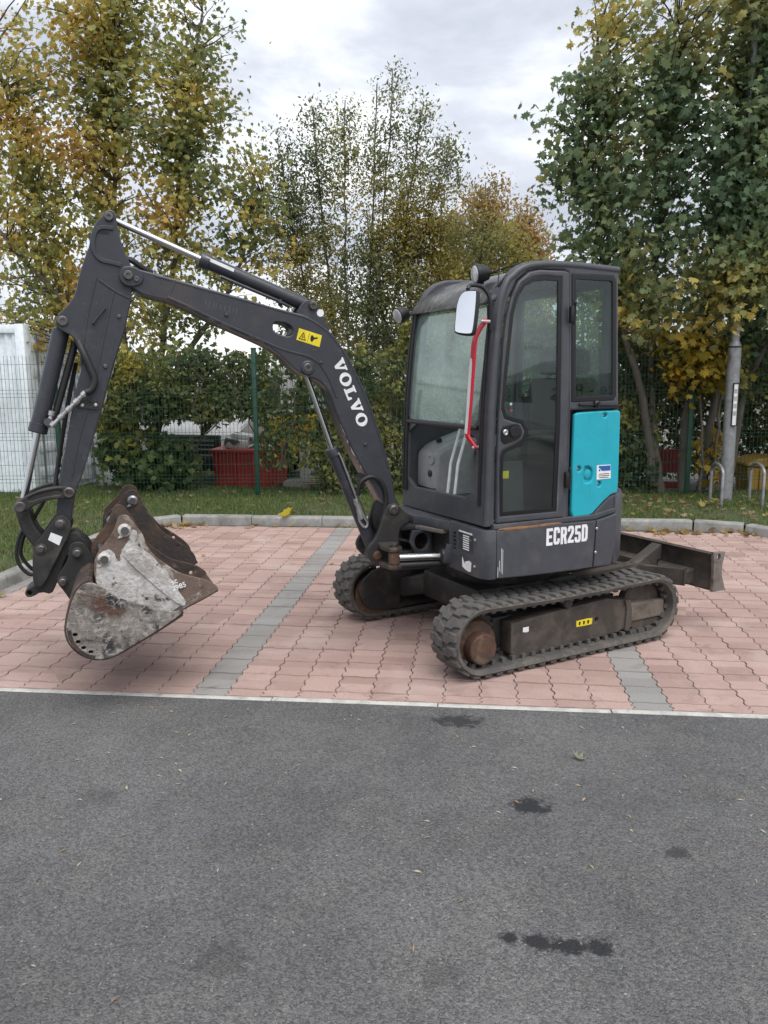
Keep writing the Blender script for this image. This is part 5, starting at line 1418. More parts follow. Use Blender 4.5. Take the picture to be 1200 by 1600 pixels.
# bare steel tip and ear, raised wear plate, chalked numbers
coat = chaikin([(1.762, 0.79), (1.735, 0.845), (1.70, 0.868), (1.672, 0.86), (1.66, 0.80), (1.645, 0.795), (1.63, 0.86), (1.60, 0.90), (1.575, 0.955), (1.555, 0.955), (1.545, 0.91), (1.53, 0.86), (1.49, 0.815), (1.44, 0.76), (1.40, 0.72), (1.385, 0.68), (1.36, 0.62), (1.335, 0.57), (1.31, 0.517), (1.41, 0.472), (1.58, 0.447), (1.70, 0.486), (1.752, 0.60), (1.766, 0.72)], 1)
rs = random.Random(5)
coat = [(x + rs.uniform(-.006, .006), y + rs.uniform(-.006, .006)) for x, y in densify(coat, 0.02)]
plate('cement_crust', [coat, circle(1.722, 0.816, 0.03, 14)], 0.4995, 0.5045, CEMENT, wn_, bevel=0.0015)
plate('wear_plate', chaikin([(1.628, 0.812), (1.611, 0.852), (1.562, 0.860), (1.521, 0.834), (1.413, 0.703), (1.310, 0.526), (1.334, 0.513), (1.405, 0.571)], 1), 0.4995, 0.512, CEMENT, wn_, bevel=0.004)
fit_text('chalk_number', '2985', (1.380, 0.5132, 0.606), (-1, 0, 0.30), (0.30, 0, 1), 0.075, 0.028, DECAL, wn_, 0.012, 0.001)
fit_text('chalk_number', 'sc', (1.382, 0.5132, 0.642), (-1, 0, 0.30), (0.30, 0, 1), 0.032, 0.022, DECAL, wn_, 0.012, 0.001)
third = [(1.737, 0.86), (1.721, 0.928), (1.674, 0.968), (1.631, 1.009), (1.604, 1.059), (1.562, 1.074), (1.522, 1.059), (1.501, 1.002), (1.48, 0.931), (1.441, 0.876), (1.387, 0.793), (1.313, 0.743), (1.239, 0.684), (1.198, 0.636), (1.185, 0.585), (1.25, 0.545), (1.40, 0.47), (1.60, 0.44), (1.72, 0.52), (1.755, 0.68)]
tshell = [(1.185, 0.590), (1.25, 0.55), (1.40, 0.476), (1.60, 0.446), (1.70, 0.53), (1.73, 0.68), (1.68, 0.80), (1.58, 0.88), (1.49, 0.935)]
small_bucket('nested_bucket', 'dark rusty bucket lying behind the whitened one in the wide bucket', third, tshell, [(1.558, 1.009), (1.687, 0.891)], 0.019, -0.25, 0.30, 2, (BUCKD, BUCKB, BUCKB, SILVER), hole=(1.301, 0.70))
CUR = Matrix.Identity(4)

# ================================================================== BACKGROUND
def fence_y(x): return 11.26 + 0.09 * x
# ---- green weld-mesh fence
fgreen = surf('fence_green', (0.012, 0.055, 0.035), 0.5, coord='World', vscale=5)
fence = empty('mesh_fence', (0, fence_y(0), 0.05))
tag(fence, 'dark green weld-mesh fence with square posts along the verge', 'fence')
PX = [-11.6, -8.65, -5.75, -2.97, 0.05, 3.05, 6.05, 9.1]
FH = 2.02
for x in PX:
    bm = bmesh.new()
    box_bm(bm, (x - 0.03, fence_y(x) - 0.03, 0.0), (x + 0.03, fence_y(x) + 0.03, 2.14), 0.004)
    box_bm(bm, (x - 0.034, fence_y(x) - 0.034, 2.14), (x + 0.034, fence_y(x) + 0.034, 2.155), 0.003)
    o = link('fence_post', bm_mesh(bm, 'fence_post', Matrix.Translation((0, -fence_y(0), -0.05))), fgreen, fence, 40)
def bar(V, Fs, p, q, r):
    p, q = Vector(p), Vector(q)
    d = (q - p).normalized(); a = d.orthogonal().normalized() * r; b = d.cross(a)
    k = len(V)
    for c in (p, q):
        for e in (a, b, -a, -b): V.append(tuple(c + e))
    for i in range(4): Fs.append((k + i, k + (i + 1) % 4, k + 4 + (i + 1) % 4, k + 4 + i))
for xa, xb in zip(PX, PX[1:]):
    V, Fs = [], []
    n = int((xb - xa - 0.06) / 0.052)
    zs = []
    z = 0.10
    while z < FH:
        zs.append(z); z += 0.2
    off = lambda z: -0.035 - (0.022 if any(abs(z - zz) < 0.03 for zz in (0.3, 0.9, 1.5, 1.9)) else 0.0)
    for i in range(n + 1):
        x = xa + 0.04 + (xb - xa - 0.08) * i / n
        y = fence_y(x) - fence_y(0) - 0.035
        bar(V, Fs, (x, y, 0.03), (x, y, FH), 0.0026)
    for z in zs:
        for dz in ((-0.05, 0.0, 0.05) if round(z * 10) % 6 == 3 else (0.0,)):
            bar(V, Fs, (xa, fence_y(xa) - fence_y(0) - 0.04, z + dz), (xb, fence_y(xb) - fence_y(0) - 0.04, z + dz), 0.003)
    me = bpy.data.meshes.new('mesh_panel'); me.from_pydata(V, [], Fs)
    o = link('mesh_panel', me, fgreen, fence, 0)
    tag(o, kind='stuff')

# ---- lamp post with number plate
galv = surf('galvanised_steel', (0.30, 0.31, 0.315), 0.5, 0.5, layers=(((0.2, 0.2, 0.2), 12, 0.45, 0.7),), bump=0.1)
lp = empty('lamp_post', (3.42, 11.02, 0.06))
tag(lp, 'tall galvanised lamp post with a narrow number plate beside the bicycle hoops', 'lamp post')
CUR = Matrix.Identity(4)
lathe('lower_shaft', (0, 0, 0), (0.0, 0, 1), [(0, 0.085), (0.01, 0.084), (2.02, 0.083), (2.05, 0.082), (2.10, 0.062), (2.11, 0.058)], galv, lp, 20)
lathe('shaft_collar', (0.0, 0, 2.03), (0.0, 0, 1), [(0, 0.088), (0.02, 0.088)], STEEL, lp, 20)
lathe('upper_shaft', (0.0, 0, 2.1), (0.0, 0, 1), [(0, 0.05), (2.5, 0.043), (5.6, 0.036)], galv, lp, 16)
tube('lamp_arm', [(0.045, 0, 7.65), (0.045, -0.1, 7.8), (0.05, -0.9, 7.9)], 0.03, galv, lp, 10, curve=3)
lh = box('lamp_head', (-0.08, -1.45, 7.84), (0.18, -0.85, 7.96), galv, lp, 0.03)
fr_ = plate('number_frame', [[(-0.02, 1.02), (0.055, 1.02), (0.055, 1.58), (-0.02, 1.58)], [(-0.008, 1.035), (0.043, 1.035), (0.043, 1.565), (-0.008, 1.565)]], -0.112, -0.088, BLACK, lp, bevel=0.003)
np_ = plate('number_plate', [(-0.012, 1.03), (0.047, 1.03), (0.047, 1.57), (-0.012, 1.57)], -0.104, -0.094, DECAL, fr_, bevel=0.001)
for k in range(4):
    box('plate_mark', (-0.002, -0.1055, 1.16 + k * 0.095), (0.036, -0.1035, 1.215 + k * 0.095), surf('faded_print', (0.4, 0.4, 0.4), 0.6), np_, 0)

# ---- bicycle hoops
for i, (x, y, lab) in enumerate(((3.20, 10.72, 'grey steel bicycle hoop to the left of the lamp post'), (3.72, 10.78, 'grey steel bicycle hoop to the right of the lamp post'))):
    pts = [(-0.10, -0.15, 0)]
    pts = [(0.06, 0.30, 0.0), (0.06, 0.30, 0.50)]
    for k in range(9):
        a = math.pi * k / 8
        pts.append((0.06 - 0.08 * (1 - math.cos(a)) / 1.0 * 0.75, 0.30 - 0.32 * (1 - math.cos(a)), 0.52 + 0.13 * math.sin(a)))
    pts.append((-0.06, -0.34, 0.0))
    bm = bmesh.new(); tube_bm(bm, pts, 0.026, 10)
    me = bm_mesh(bm, 'bicycle_hoop')
    o = link('bicycle_hoop', me, galv, None, 40)
    o.location = (x, y, 0.06); o.rotation_euler = (0, 0, R(8)); o.scale = (0.8, 0.85, 0.84)
    tag(o, lab, 'bicycle rack', 'bicycle hoops by the lamp post')

# ---- white container
whitem = surf('container_white', (0.80, 0.86, 0.90), 0.5, layers=(((0.6, 0.63, 0.65), 1.2, 0.5, 0.8), ((0.3, 0.26, 0.22), 9, 0.68, 0.8)), coord='World')
ct = empty('white_container', (-9.5, 11.25, -0.09))
tag(ct, 'white corrugated storage container behind the fence at the left edge', 'container')
V, Fs = [], []
n = 60
xs = np.linspace(-4.0, 3.0, n * 4 + 1)
for i, x in enumerate(xs):
    d = 0.0 if i % 4 in (0, 1) else 0.035
    V += [(x, d, 0.14), (x, d, 2.50)]
for i in range(len(xs) - 1): Fs.append((2 * i, 2 * i + 2, 2 * i + 3, 2 * i + 1))
me = bpy.data.meshes.new('corrugated_wall'); me.from_pydata(V, [], Fs); link('corrugated_wall', me, whitem, ct, 20)
box('body', (-3.95, 0.06, 0.05), (2.95, 2.4, 2.55), whitem, ct, 0.01)
box('top_rail', (-4.05, -0.03, 2.50), (3.05, 0.1, 2.62), whitem, ct, 0.01)
box('bottom_rail', (-4.05, -0.03, 0.02), (3.05, 0.1, 0.16), whitem, ct, 0.01)
for k in range(2):
    dr = box('end_door', (2.951, 0.16 + k * 1.10, 0.14), (2.985, 1.22 + k * 1.10, 2.48), whitem, ct, 0.006)
    for q in range(2): tube('lock_rod', [(3.01, 0.42 + q * 0.5 + k * 1.10, 0.12), (3.01, 0.42 + q * 0.5 + k * 1.10, 2.52)], 0.018, galv, dr, 8)
    for q in range(6): box('door_rib', (2.985, 0.2 + k * 1.10, 0.35 + q * 0.38), (2.998, 1.18 + k * 1.10, 0.5 + q * 0.38), whitem, dr, 0.004)
for x in (-4.02, 2.94): box('corner_post', (x, -0.035, 0.0), (x + 0.14, 0.14, 2.63), whitem, ct, 0.01)

# ---- white van parked nose-on behind the leaves
vw = surf('van_white', (0.66, 0.67, 0.68), 0.35, layers=(((0.4, 0.4, 0.39), 2.5, 0.55, 0.85),))
vdark = surf('van_glass', (0.02, 0.024, 0.028), 0.08)
def van(name, label, loc, rz, extra=None):
    r = empty(name, loc, rz)
    tag(r, label, 'van')
    # nose towards -y
    side = [(-0.02, 0.42), (-0.02, 0.82), (0.10, 0.98), (0.62, 1.16), (1.28, 1.88), (1.5, 2.05), (4.9, 2.1), (5.0, 2.0), (5.0, 0.42)]
    CURs = Matrix.Rotation(R(90), 4, 'Z')
    global CUR
    CUR = CURs
    bw = 0.95
    arch = lambda c: [(c + 0.42 * math.cos(a), 0.40 + 0.40 * math.sin(a)) for a in [math.pi * k / 10 for k in range(11)]]
    low = [(5.0, 0.40)] + arch(4.05) + arch(0.85) + [(-0.02, 0.40)]
    body = plate('body', chaikin(side[1:-1], 1, False, 0.15) + low, -bw, bw, vw, r, bevel=0.06)
    plate('windscreen', [(0.70, 1.235), (1.24, 1.825), (1.27, 1.80), (0.74, 1.21)], -bw + 0.12, bw - 0.12, vdark, r, bevel=0.01)
    for s in (1, -1):
        plate('side_window', [(0.85, 1.24), (1.33, 1.78), (1.9, 1.80), (1.9, 1.22)], s * (bw - 0.02) if s > 0 else -bw - 0.004, bw + 0.004 if s > 0 else -bw + 0.02, vdark, r, bevel=0.002)
        plate('headlamp', chaikin([(-0.03, 0.80), (0.04, 0.92), (0.26, 1.0), (0.2, 0.84), (0.0, 0.74)], 1), s * bw - 0.02 - (0.28 if s > 0 else -0.0), s * bw + 0.008 + (0.012 if s < 0 else 0) + (0.28 if s < 0 else 0), LAMPG, r, bevel=0.01)
        plate('door_mirror', chaikin([(0.86, 1.22), (0.84, 1.45), (0.98, 1.46), (1.0, 1.2)], 1), s * (bw + 0.03) if s > 0 else -bw - 0.2, bw + 0.2 if s > 0 else -bw - 0.03, BLACK, r, bevel=0.02)
        for c in (0.85, 4.05):
            w = lathe('wheel', (c, s * (bw - 0.2), 0.33), (0, s, 0), [(0, 0.33), (0.17, 0.33), (0.2, 0.30), (0.2, 0.2)], RUBBER, r, 24)
            lathe('hub', (c, s * (bw - 0.02), 0.33), (0, s, 0), [(0, 0.2), (0.015, 0.2), (0.0, 0.12), (0.02, 0.08), (0.02, 0)], galv, w, 20)
    box('bumper', (-0.10, -bw + 0.04, 0.26), (0.1, bw - 0.04, 0.52), BLACK, r, 0.03)
    gr = box('grille', (-0.06, -0.66, 0.55), (0.03, 0.66, 0.88), BLACK, r, 0.03)
    for k in range(3): box('grille_slat', (-0.068, -0.55, 0.63 + k * 0.07), (-0.055, 0.55, 0.645 + k * 0.07), galv, gr, 0.003)
    box('number_plate', (-0.112, -0.26, 0.34), (-0.098, 0.26, 0.45), DECAL, r, 0.002)
    if extra: extra(r, bw)
    CUR = Matrix.Identity(4)
    return r
van('white_van', 'white panel van with black bumper parked nose-on behind the fence leaves', (-4.85, 13.4, -0.09), R(-10))

def lift_lettering(r, bw):
    fit_text('van_lettering', 'LIFTS', (3.55, bw + 0.004, 1.12), (-1, 0, 0), (0, 0, 1), 1.35, 0.30, BLACK, r, 0.0, 0.002)
    fit_text('van_lettering', 'Service - Parts', (4.1, bw + 0.004, 1.62), (-1, 0, 0), (0, 0, 1), 2.0, 0.22, BLACK, r, 0.0, 0.002)
    fit_text('van_lettering', '& HANDLING', (3.6, bw + 0.004, 0.90), (-1, 0, 0), (0, 0, 1), 1.3, 0.13, BLACK, r, 0.0, 0.002)
lv_ = van('white_van', 'large white lettered van behind the photographer, mirrored in the cab door glass', (17.2, -5.2, 0.0), R(-23), lift_lettering)
lv_.scale = (1.35, 1.35, 1.35)
# ---- red skip
skipm = surf('skip_red', (0.33, 0.014, 0.012), 0.55, layers=(((0.12, 0.04, 0.025), 6, 0.55, 0.75),))
sk_ = empty('red_skip', (-3.52, 12.75, -0.09))
tag(sk_, 'red steel skip standing behind the left fence post', 'skip')
plate('body', [(-0.44, 0.12), (0.44, 0.12), (0.50, 0.70), (-0.50, 0.70)], -0.55, 0.55, skipm, sk_, bevel=0.012)
for x in (-0.46, -0.16, 0.14, 0.42): box('rib', (x, -0.585, 0.14), (x + 0.05, -0.548, 0.72), skipm, sk_, 0.006)
box('rim', (-0.53, -0.60, 0.67), (0.53, 0.60, 0.735), skipm, sk_, 0.012)
for x in (-0.38, 0.3): box('skid', (x, -0.5, 0.0), (x + 0.08, 0.5, 0.125), STEEL, sk_, 0.004)
# ---- grey machine covers lying in the skip
bm = bmesh.new()
for (a, b) in (((-0.42, -0.3, 0.0), (-0.05, 0.1, 0.16)), ((-0.05, -0.25, 0.0), (0.4, 0.2, 0.1)), ((-0.35, -0.2, 0.14), (0.0, 0.15, 0.24))):
    box_bm(bm, a, b, 0.03, Matrix.Rotation(0.15, 4, 'Y'))
o = link('scrap_cover', bm_mesh(bm, 'scrap_cover'), surf('scrap_white', (0.45, 0.45, 0.46), 0.5, layers=(((0.05, 0.05, 0.05), 4, 0.5, 0.55),)), None, 40)
o.location = (-3.45, 12.6, 0.60); tag(o, 'pale scrap covers piled on the red skip', 'scrap')

# ---- yellow loader behind
yelm = surf('loader_yellow', (0.62, 0.43, 0.02), 0.45, layers=(((0.25, 0.17, 0.03), 5, 0.55, 0.8),))
ld = empty('yellow_loader', (-3.0, 14.9, -0.09))
tag(ld, 'yellow loader half hidden behind the ivy beside the red skip', 'loader')
plate('body', chaikin([(-0.9, 0.45), (-0.95, 0.95), (-0.5, 1.15), (0.9, 1.2), (1.0, 0.5)], 1), -0.5, 0.5, yelm, ld, bevel=0.04)
plate('cab', [[(-0.2, 1.15), (-0.1, 1.95), (0.75, 1.95), (0.8, 1.15)], [(-0.1, 1.25), (-0.02, 1.85), (0.68, 1.85), (0.7, 1.25)]], -0.45, 0.45, BLACK, ld, bevel=0.02)
plate('cab_glass', [(-0.1, 1.25), (-0.02, 1.85), (0.68, 1.85), (0.7, 1.25)], -0.43, -0.41, GLASSR, ld, bevel=0.002)
for s in (1, -1):
    for c in (-0.55, 0.65):
        w = lathe('wheel', (c, s * 0.42, 0.36), (0, s, 0), [(0, 0.36), (0.2, 0.36), (0.24, 0.31), (0.24, 0.18)], RUBBER, ld, 20)
        lathe('hub', (c, s * 0.62, 0.36), (0, s, 0), [(0, 0.18), (0.03, 0.16), (0.03, 0)], yelm, w, 16)
    beam('lift_arm', (-0.3, s * 0.52, 1.05), (-1.35, s * 0.5, 0.4), 0.08, 0.14, yelm, ld, 0.01)
# ---- timber pallets stacked behind the fence
pm = []
def pallet(x, y, z, rz, label):
    r = empty('timber_pallet', (x, y, z), rz)
    tag(r, label, 'pallet', 'pallets behind the fence')
    for k in range(5): box('top_board', (-0.6, -0.5 + k * 0.225, 0.105), (0.6, -0.4 + k * 0.225, 0.125), WOODM, r, 0.002)
    for k in range(3):
        for q in range(3): box('block', (-0.58 + q * 0.52, -0.5 + k * 0.44, 0.02), (-0.46 + q * 0.52, -0.38 + k * 0.44, 0.105), WOODM, r, 0.002)
        box('bottom_board', (-0.6, -0.5 + k * 0.44, 0.0), (0.6, -0.38 + k * 0.44, 0.02), WOODM, r, 0.002)
pallet(-2.0, 12.35, -0.09, R(4), 'lower weathered pallet lying behind the fence beside the red skip')
pallet(-1.98, 12.37, 0.036, R(7), 'upper weathered pallet of the stack behind the fence beside the red skip')
# ---- white bollard-like board post
bp = tag(box('white_board', (-2.62, 12.2, -0.09), (-2.46, 12.26, 0.75), surf('board_white', (0.5, 0.5, 0.48), 0.6, layers=(((0.2, 0.19, 0.17), 4, 0.5, 0.8),)), None, 0.008), 'upright off-white board leaning behind the fence right of the red skip', 'board')
# ---- right hand side: red barrier and yellow grit bin
gb = empty('yellow_grit_bin', (4.45, 12.45, -0.09))
tag(gb, 'ochre yellow grit bin behind the fence at the right edge', 'grit bin')
binm = surf('bin_ochre', (0.34, 0.21, 0.03), 0.6, layers=(((0.16, 0.1, 0.03), 4, 0.5, 0.75),))
plate('bin_body', [(-0.34, 0.0), (0.34, 0.0), (0.40, 0.50), (-0.40, 0.50)], -0.3, 0.3, binm, gb, bevel=0.03)
plate('bin_lid', chaikin([(-0.42, 0.5), (0.42, 0.5), (0.40, 0.56), (0.2, 0.64), (-0.2, 0.64), (-0.40, 0.56)], 1), -0.34, 0.34, binm, gb, bevel=0.02)
for x in (-0.2, 0.0, 0.2): box('bin_rib', (x - 0.02, -0.33, 0.05), (x + 0.02, -0.298, 0.46), binm, gb, 0.008)
rb = empty('red_barrier', (2.85, 12.6, -0.09))
tag(rb, 'faded red plastic barrier behind the trunks on the right', 'barrier')
redb = surf('barrier_red', (0.22, 0.02, 0.018), 0.5, layers=(((0.1, 0.03, 0.025), 5, 0.5, 0.7),))
plate('barrier_panel', [[(-0.5, 0.12), (0.5, 0.12), (0.5, 0.72), (-0.5, 0.72)], [(-0.42, 0.22), (0.42, 0.22), (0.42, 0.36), (-0.42, 0.36)]], -0.03, 0.03, redb, rb, bevel=0.012)
for x in (-0.4, 0.34): box('barrier_foot', (x, -0.2, 0.0), (x + 0.08, 0.2, 0.125), BLACK, rb, 0.01)

# ------------------------------------------------------------------ foliage
MAPLE = np.array([(0, 0), (.10, .10), (.40, -.02), (.34, .16), (.62, .36), (.40, .42), (.42, .66), (.16, .60), (0, 1.0), (-.16, .60), (-.42, .66), (-.40, .42), (-.62, .36), (-.34, .16), (-.40, -.02), (-.10, .10)])
OVAL = np.array([(0, 0), (.22, .3), (.2, .65), (0, 1.0), (-.2, .65), (-.22, .3)])
IVY = np.array([(0, 0), (.38, .05), (.34, .4), (.16, .55), (0, 1.0), (-.16, .55), (-.34, .4), (-.38, .05)])
def leaves_mesh(P, size, shape, droop=0.4, fold=0.12, outward=None):
    """positions -> leaf blades of triangles fanned about the blade's middle"""
    n = len(P); k = len(shape)
    d = rng.normal(0, 1, (n, 3)); d[:, 2] -= droop * 1.6
    d /= np.linalg.norm(d, axis=1)[:, None]
    nr = rng.normal(0, 1, (n, 3)) * 0.8 + np.array([0, -0.35, 0.7])
    if outward is not None: nr += outward * 0.8
    sd = np.cross(d, nr); sd /= np.linalg.norm(sd, axis=1)[:, None] + 1e-9
    nr = np.cross(sd, d)
    s = (size * rng.uniform(0.5, 1.35, n))[:, None, None]
    fold = np.abs(rng.normal(0.05, 0.4, (n, 1)))
    curl = rng.normal(0.2, 0.45, (n, 1))
    sh = shape[None, :, :]
    V = np.zeros((n, k + 1, 3))
    z = -np.abs(sh[..., 0]) * fold - (sh[..., 1] - .4) ** 2 * curl
    V[:, 1:] = P[:, None] + s * (sd[:, None] * sh[..., 0:1] + d[:, None] * (sh[..., 1:2]) + nr[:, None] * z[..., None])
    V[:, 0] = P + s[:, 0] * d * 0.36
    tri = np.array([[0, 1 + i, 1 + (i + 1) % k] for i in range(k)])
    Fi = (np.arange(n)[:, None, None] * (k + 1) + tri[None]).reshape(-1, 3)
    return V.reshape(-1, 3), Fi, k + 1

def clump(P, f, seed):
    return np.array([mnoise.noise(Vector((p[0] * f + seed, p[1] * f, p[2] * f))) for p in P])

BARK = surf('bark', (0.12, 0.10, 0.085), 0.9, layers=(((0.2, 0.18, 0.15), 9, 0.5, 0.75, (1, 1, .25)), ((0.06, 0.07, 0.04), 4, 0.55, 0.75)), bump=0.4, bscale=40)
TWIG = surf('twig_bark', (0.075, 0.062, 0.05), 0.9)

def in_lobes(lobes, n):
    """points inside ellipsoid lobes (cx, cy, cz, rx, ry, rz, weight)"""
    w = np.array([l[6] for l in lobes]); w = w / w.sum()
    idx = rng.choice(len(lobes), n, p=w)
    u = rng.normal(0, 1, (n, 3)); u /= np.linalg.norm(u, axis=1)[:, None]
    r = rng.uniform(0.12, 1, n) ** (1 / 2.2)
    L = np.array(lobes)[idx]
    return L[:, :3] + u * r[:, None] * L[:, 3:6]

def make_tree(name, label, cat, base, stems, lobes, n_twigs, leaves_per, size, shape, pal, seed, group=None, spread=0.16, stem_r=0.06, twig_r=0.011, droop=0.4, bare=0.3, colour=None, twig_len=1.0):
    """stems: lists of points; twigs reach out from the stems into the crown lobes and carry the leaves"""
    root = empty(name, base)
    tag(root, label, cat, group)
    b0 = np.array(base)
    bm = bmesh.new()
    nodes = []
    for st_ in stems:
        P = smooth_path(st_, 6)
        P = [p + Vector((random.gauss(0, .012), random.gauss(0, .012), 0)) for p in P]
        n = len(P)
        rr = [stem_r * (1 - 0.85 * i / (n - 1)) + 0.006 for i in range(n)]
        tube_bm(bm, [p - Vector(base) for p in P], rr, 7)
        nodes += [(np.array(p), r) for p, r in zip(P, rr)]
    trunk = link('trunk', bm_mesh(bm, 'trunk'), BARK, root, 60)
    NP = np.array([q[0] for q in nodes])
    T = in_lobes(lobes, n_twigs)
    bm = bmesh.new()
    LP = []
    for t in T:
        dv = t - NP
        dist = np.linalg.norm(dv, axis=1)
        cost = dist + 1.5 * np.maximum(0, 0.25 * dist - dv[:, 2]) + rng.uniform(0, 0.35, len(dist))
        s = NP[np.argmin(cost)]
        dv = t - s
        L = np.linalg.norm(dv)
        mid = s + dv * 0.5 + np.array([0, 0, 0.10 * L]) + rng.normal(0, 0.06 * L, 3)
        pts = []
        nseg = 5
        for i in range(nseg + 1):
            a = i / nseg
            pts.append((1 - a) ** 2 * s + 2 * a * (1 - a) * mid + a * a * t + rng.normal(0, 0.012, 3) * (0 < i))
        tube_bm(bm, [Vector(p - b0) for p in pts], [twig_r * (1 - 0.75 * i / nseg) * min(2.2, 0.6 + L * 0.6) for i in range(nseg + 1)], 4, caps=False)
        k = max(1, int(leaves_per * rng.uniform(0.6, 1.4)))
        a = rng.uniform(bare, 1.05, k) ** 0.8
        arr = np.array(pts)
        xi = np.clip(a * nseg, 0, nseg - 1e-3); i0 = xi.astype(int); fr = (xi - i0)[:, None]
        q = arr[i0] * (1 - fr) + arr[i0 + 1] * fr
        LP.append(q + rng.normal(0, spread, (k, 3)) * np.array([1, 1, 0.8]))
    tag(link('branches', bm_mesh(bm, 'branches'), TWIG, root, 60), kind='stuff')
    P = np.concatenate(LP)
    P = P[P[:, 2] > 0.12]
    cen = np.array(lobes)[:, :3].mean(0)
    ow = P - cen; ow /= np.linalg.norm(ow, axis=1)[:, None] + 1e-6
    V, Fi, k = leaves_mesh(P, size, shape, droop, outward=ow)
    c1, c2 = clump(P, 0.9, seed), clump(P, 3.1, seed + 9)
    tcol = 0.5 + c1 * 0.75 + c2 * 0.3 + rng.normal(0, 0.14, len(P))
    if colour is not None: tcol = tcol + colour(P)
    tcol = np.clip(tcol, 0, 0.999)
    pal = np.array(pal)
    x = tcol * (len(pal) - 1); i0 = x.astype(int); fr = (x - i0)[:, None]
    C = pal[i0] * (1 - fr) + pal[i0 + 1] * fr
    C = C * rng.uniform(0.72, 1.25, (len(P), 1))
    o = leaf_object('crown', V - b0, Fi, np.repeat(C, k, 0), LEAFM, root)
    return root, len(P)

cnt = []
# left maple turning yellow
bx, by = -5.25, 12.1
cnt.append(make_tree('maple_tree', 'maple turning orange and yellow behind the raised arm on the left', 'tree', (bx, by, 0.0),
    [[(bx, by, 0), (bx + .05, by, 1.2), (bx - .1, by + .1, 3), (bx - .05, by, 5), (bx + .1, by, 7.4)],
     [(bx + .35, by - .1, 0), (bx + .45, by - .1, 1.4), (bx + .8, by - .1, 3.2), (bx + 1.1, by - .2, 5.2), (bx + 1.4, by, 6.9)],
     [(bx - .2, by + .1, 0), (bx - .5, by, 1.5), (bx - 1.0, by - .1, 3.2), (bx - 1.5, by, 5.2), (bx - 1.8, by, 6.8)],
     [(bx + .1, by + .2, 0.3), (bx + .7, by + .1, 1.8), (bx + 1.6, by, 3.0), (bx + 2.2, by, 4.4)],
     [(bx, by - .2, 0.8), (bx - .4, by - .4, 2.4), (bx - 1.4, by - .5, 3.6), (bx - 2.2, by - .4, 4.6)]],
    [(-5.2, 12.0, 4.6, 2.3, 1.2, 2.2, 5), (-4.6, 11.9, 6.2, 1.5, 1.0, 1.5, 2.4), (-6.2, 12.0, 5.8, 1.7, 1.0, 1.6, 2.4), (-3.6, 11.9, 4.0, 1.1, .9, 1.3, 1.8), (-6.8, 11.8, 3.4, 1.1, .8, 1.3, 1.4), (-4.9, 11.7, 2.4, 1.5, .7, 1.0, 1.5), (-5.3, 12.0, 7.4, 1.4, .8, .9, 1.0), (-6.0, 11.8, 4.6, .8, .6, 1.4, 1.2), (-4.1, 11.9, 5.6, .8, .6, 1.0, 1.0)],
    820, 26, 0.082, MAPLE, [(0.15, 0.205, 0.085), (0.21, 0.25, 0.095), (0.31, 0.315, 0.105), (0.44, 0.40, 0.11), (0.54, 0.43, 0.11), (0.57, 0.37, 0.10)], 3,
    colour=lambda P: np.clip((-4.9 - P[:, 0]) * 0.10, -0.22, 0.25) + np.where((np.abs(P[:, 0] + 4.9) < .9) & (P[:, 2] > 3.2) & (P[:, 2] < 5.2), 0.2, 0) - np.clip(2.9 - P[:, 2], 0, 1) * 0.12))
# undergrowth at its foot
cnt.append(make_tree('maple_sapling', 'bushy green and yellow undergrowth at the foot of the left maple', 'shrub', (-4.9, 11.75, 0.0),
    [[(-4.9, 11.75, 0), (-4.8, 11.7, 0.6), (-4.6, 11.7, 1.2)], [(-5.1, 11.75, 0), (-5.2, 11.6, 0.5), (-5.3, 11.6, 1.0)], [(-4.5, 11.8, 0), (-4.2, 11.7, .5), (-4.0, 11.7, .9)]],
    [(-4.9, 11.45, 0.55, .8, .45, .5, 3.4), (-5.2, 11.5, 1.0, .6, .3, .6, 1.8), (-4.55, 11.65, 0.35, .5, .3, .3, 1), (-4.6, 11.7, 1.7, .8, .3, .45, 1.3), (-3.6, 11.7, 1.65, .8, .3, .45, 1.6)],
    210, 19, 0.10, MAPLE, [(0.09, 0.135, 0.05), (0.125, 0.175, 0.06), (0.18, 0.22, 0.07), (0.29, 0.30, 0.08), (0.42, 0.36, 0.08)], 15, stem_r=0.02, twig_r=0.007, spread=0.1))
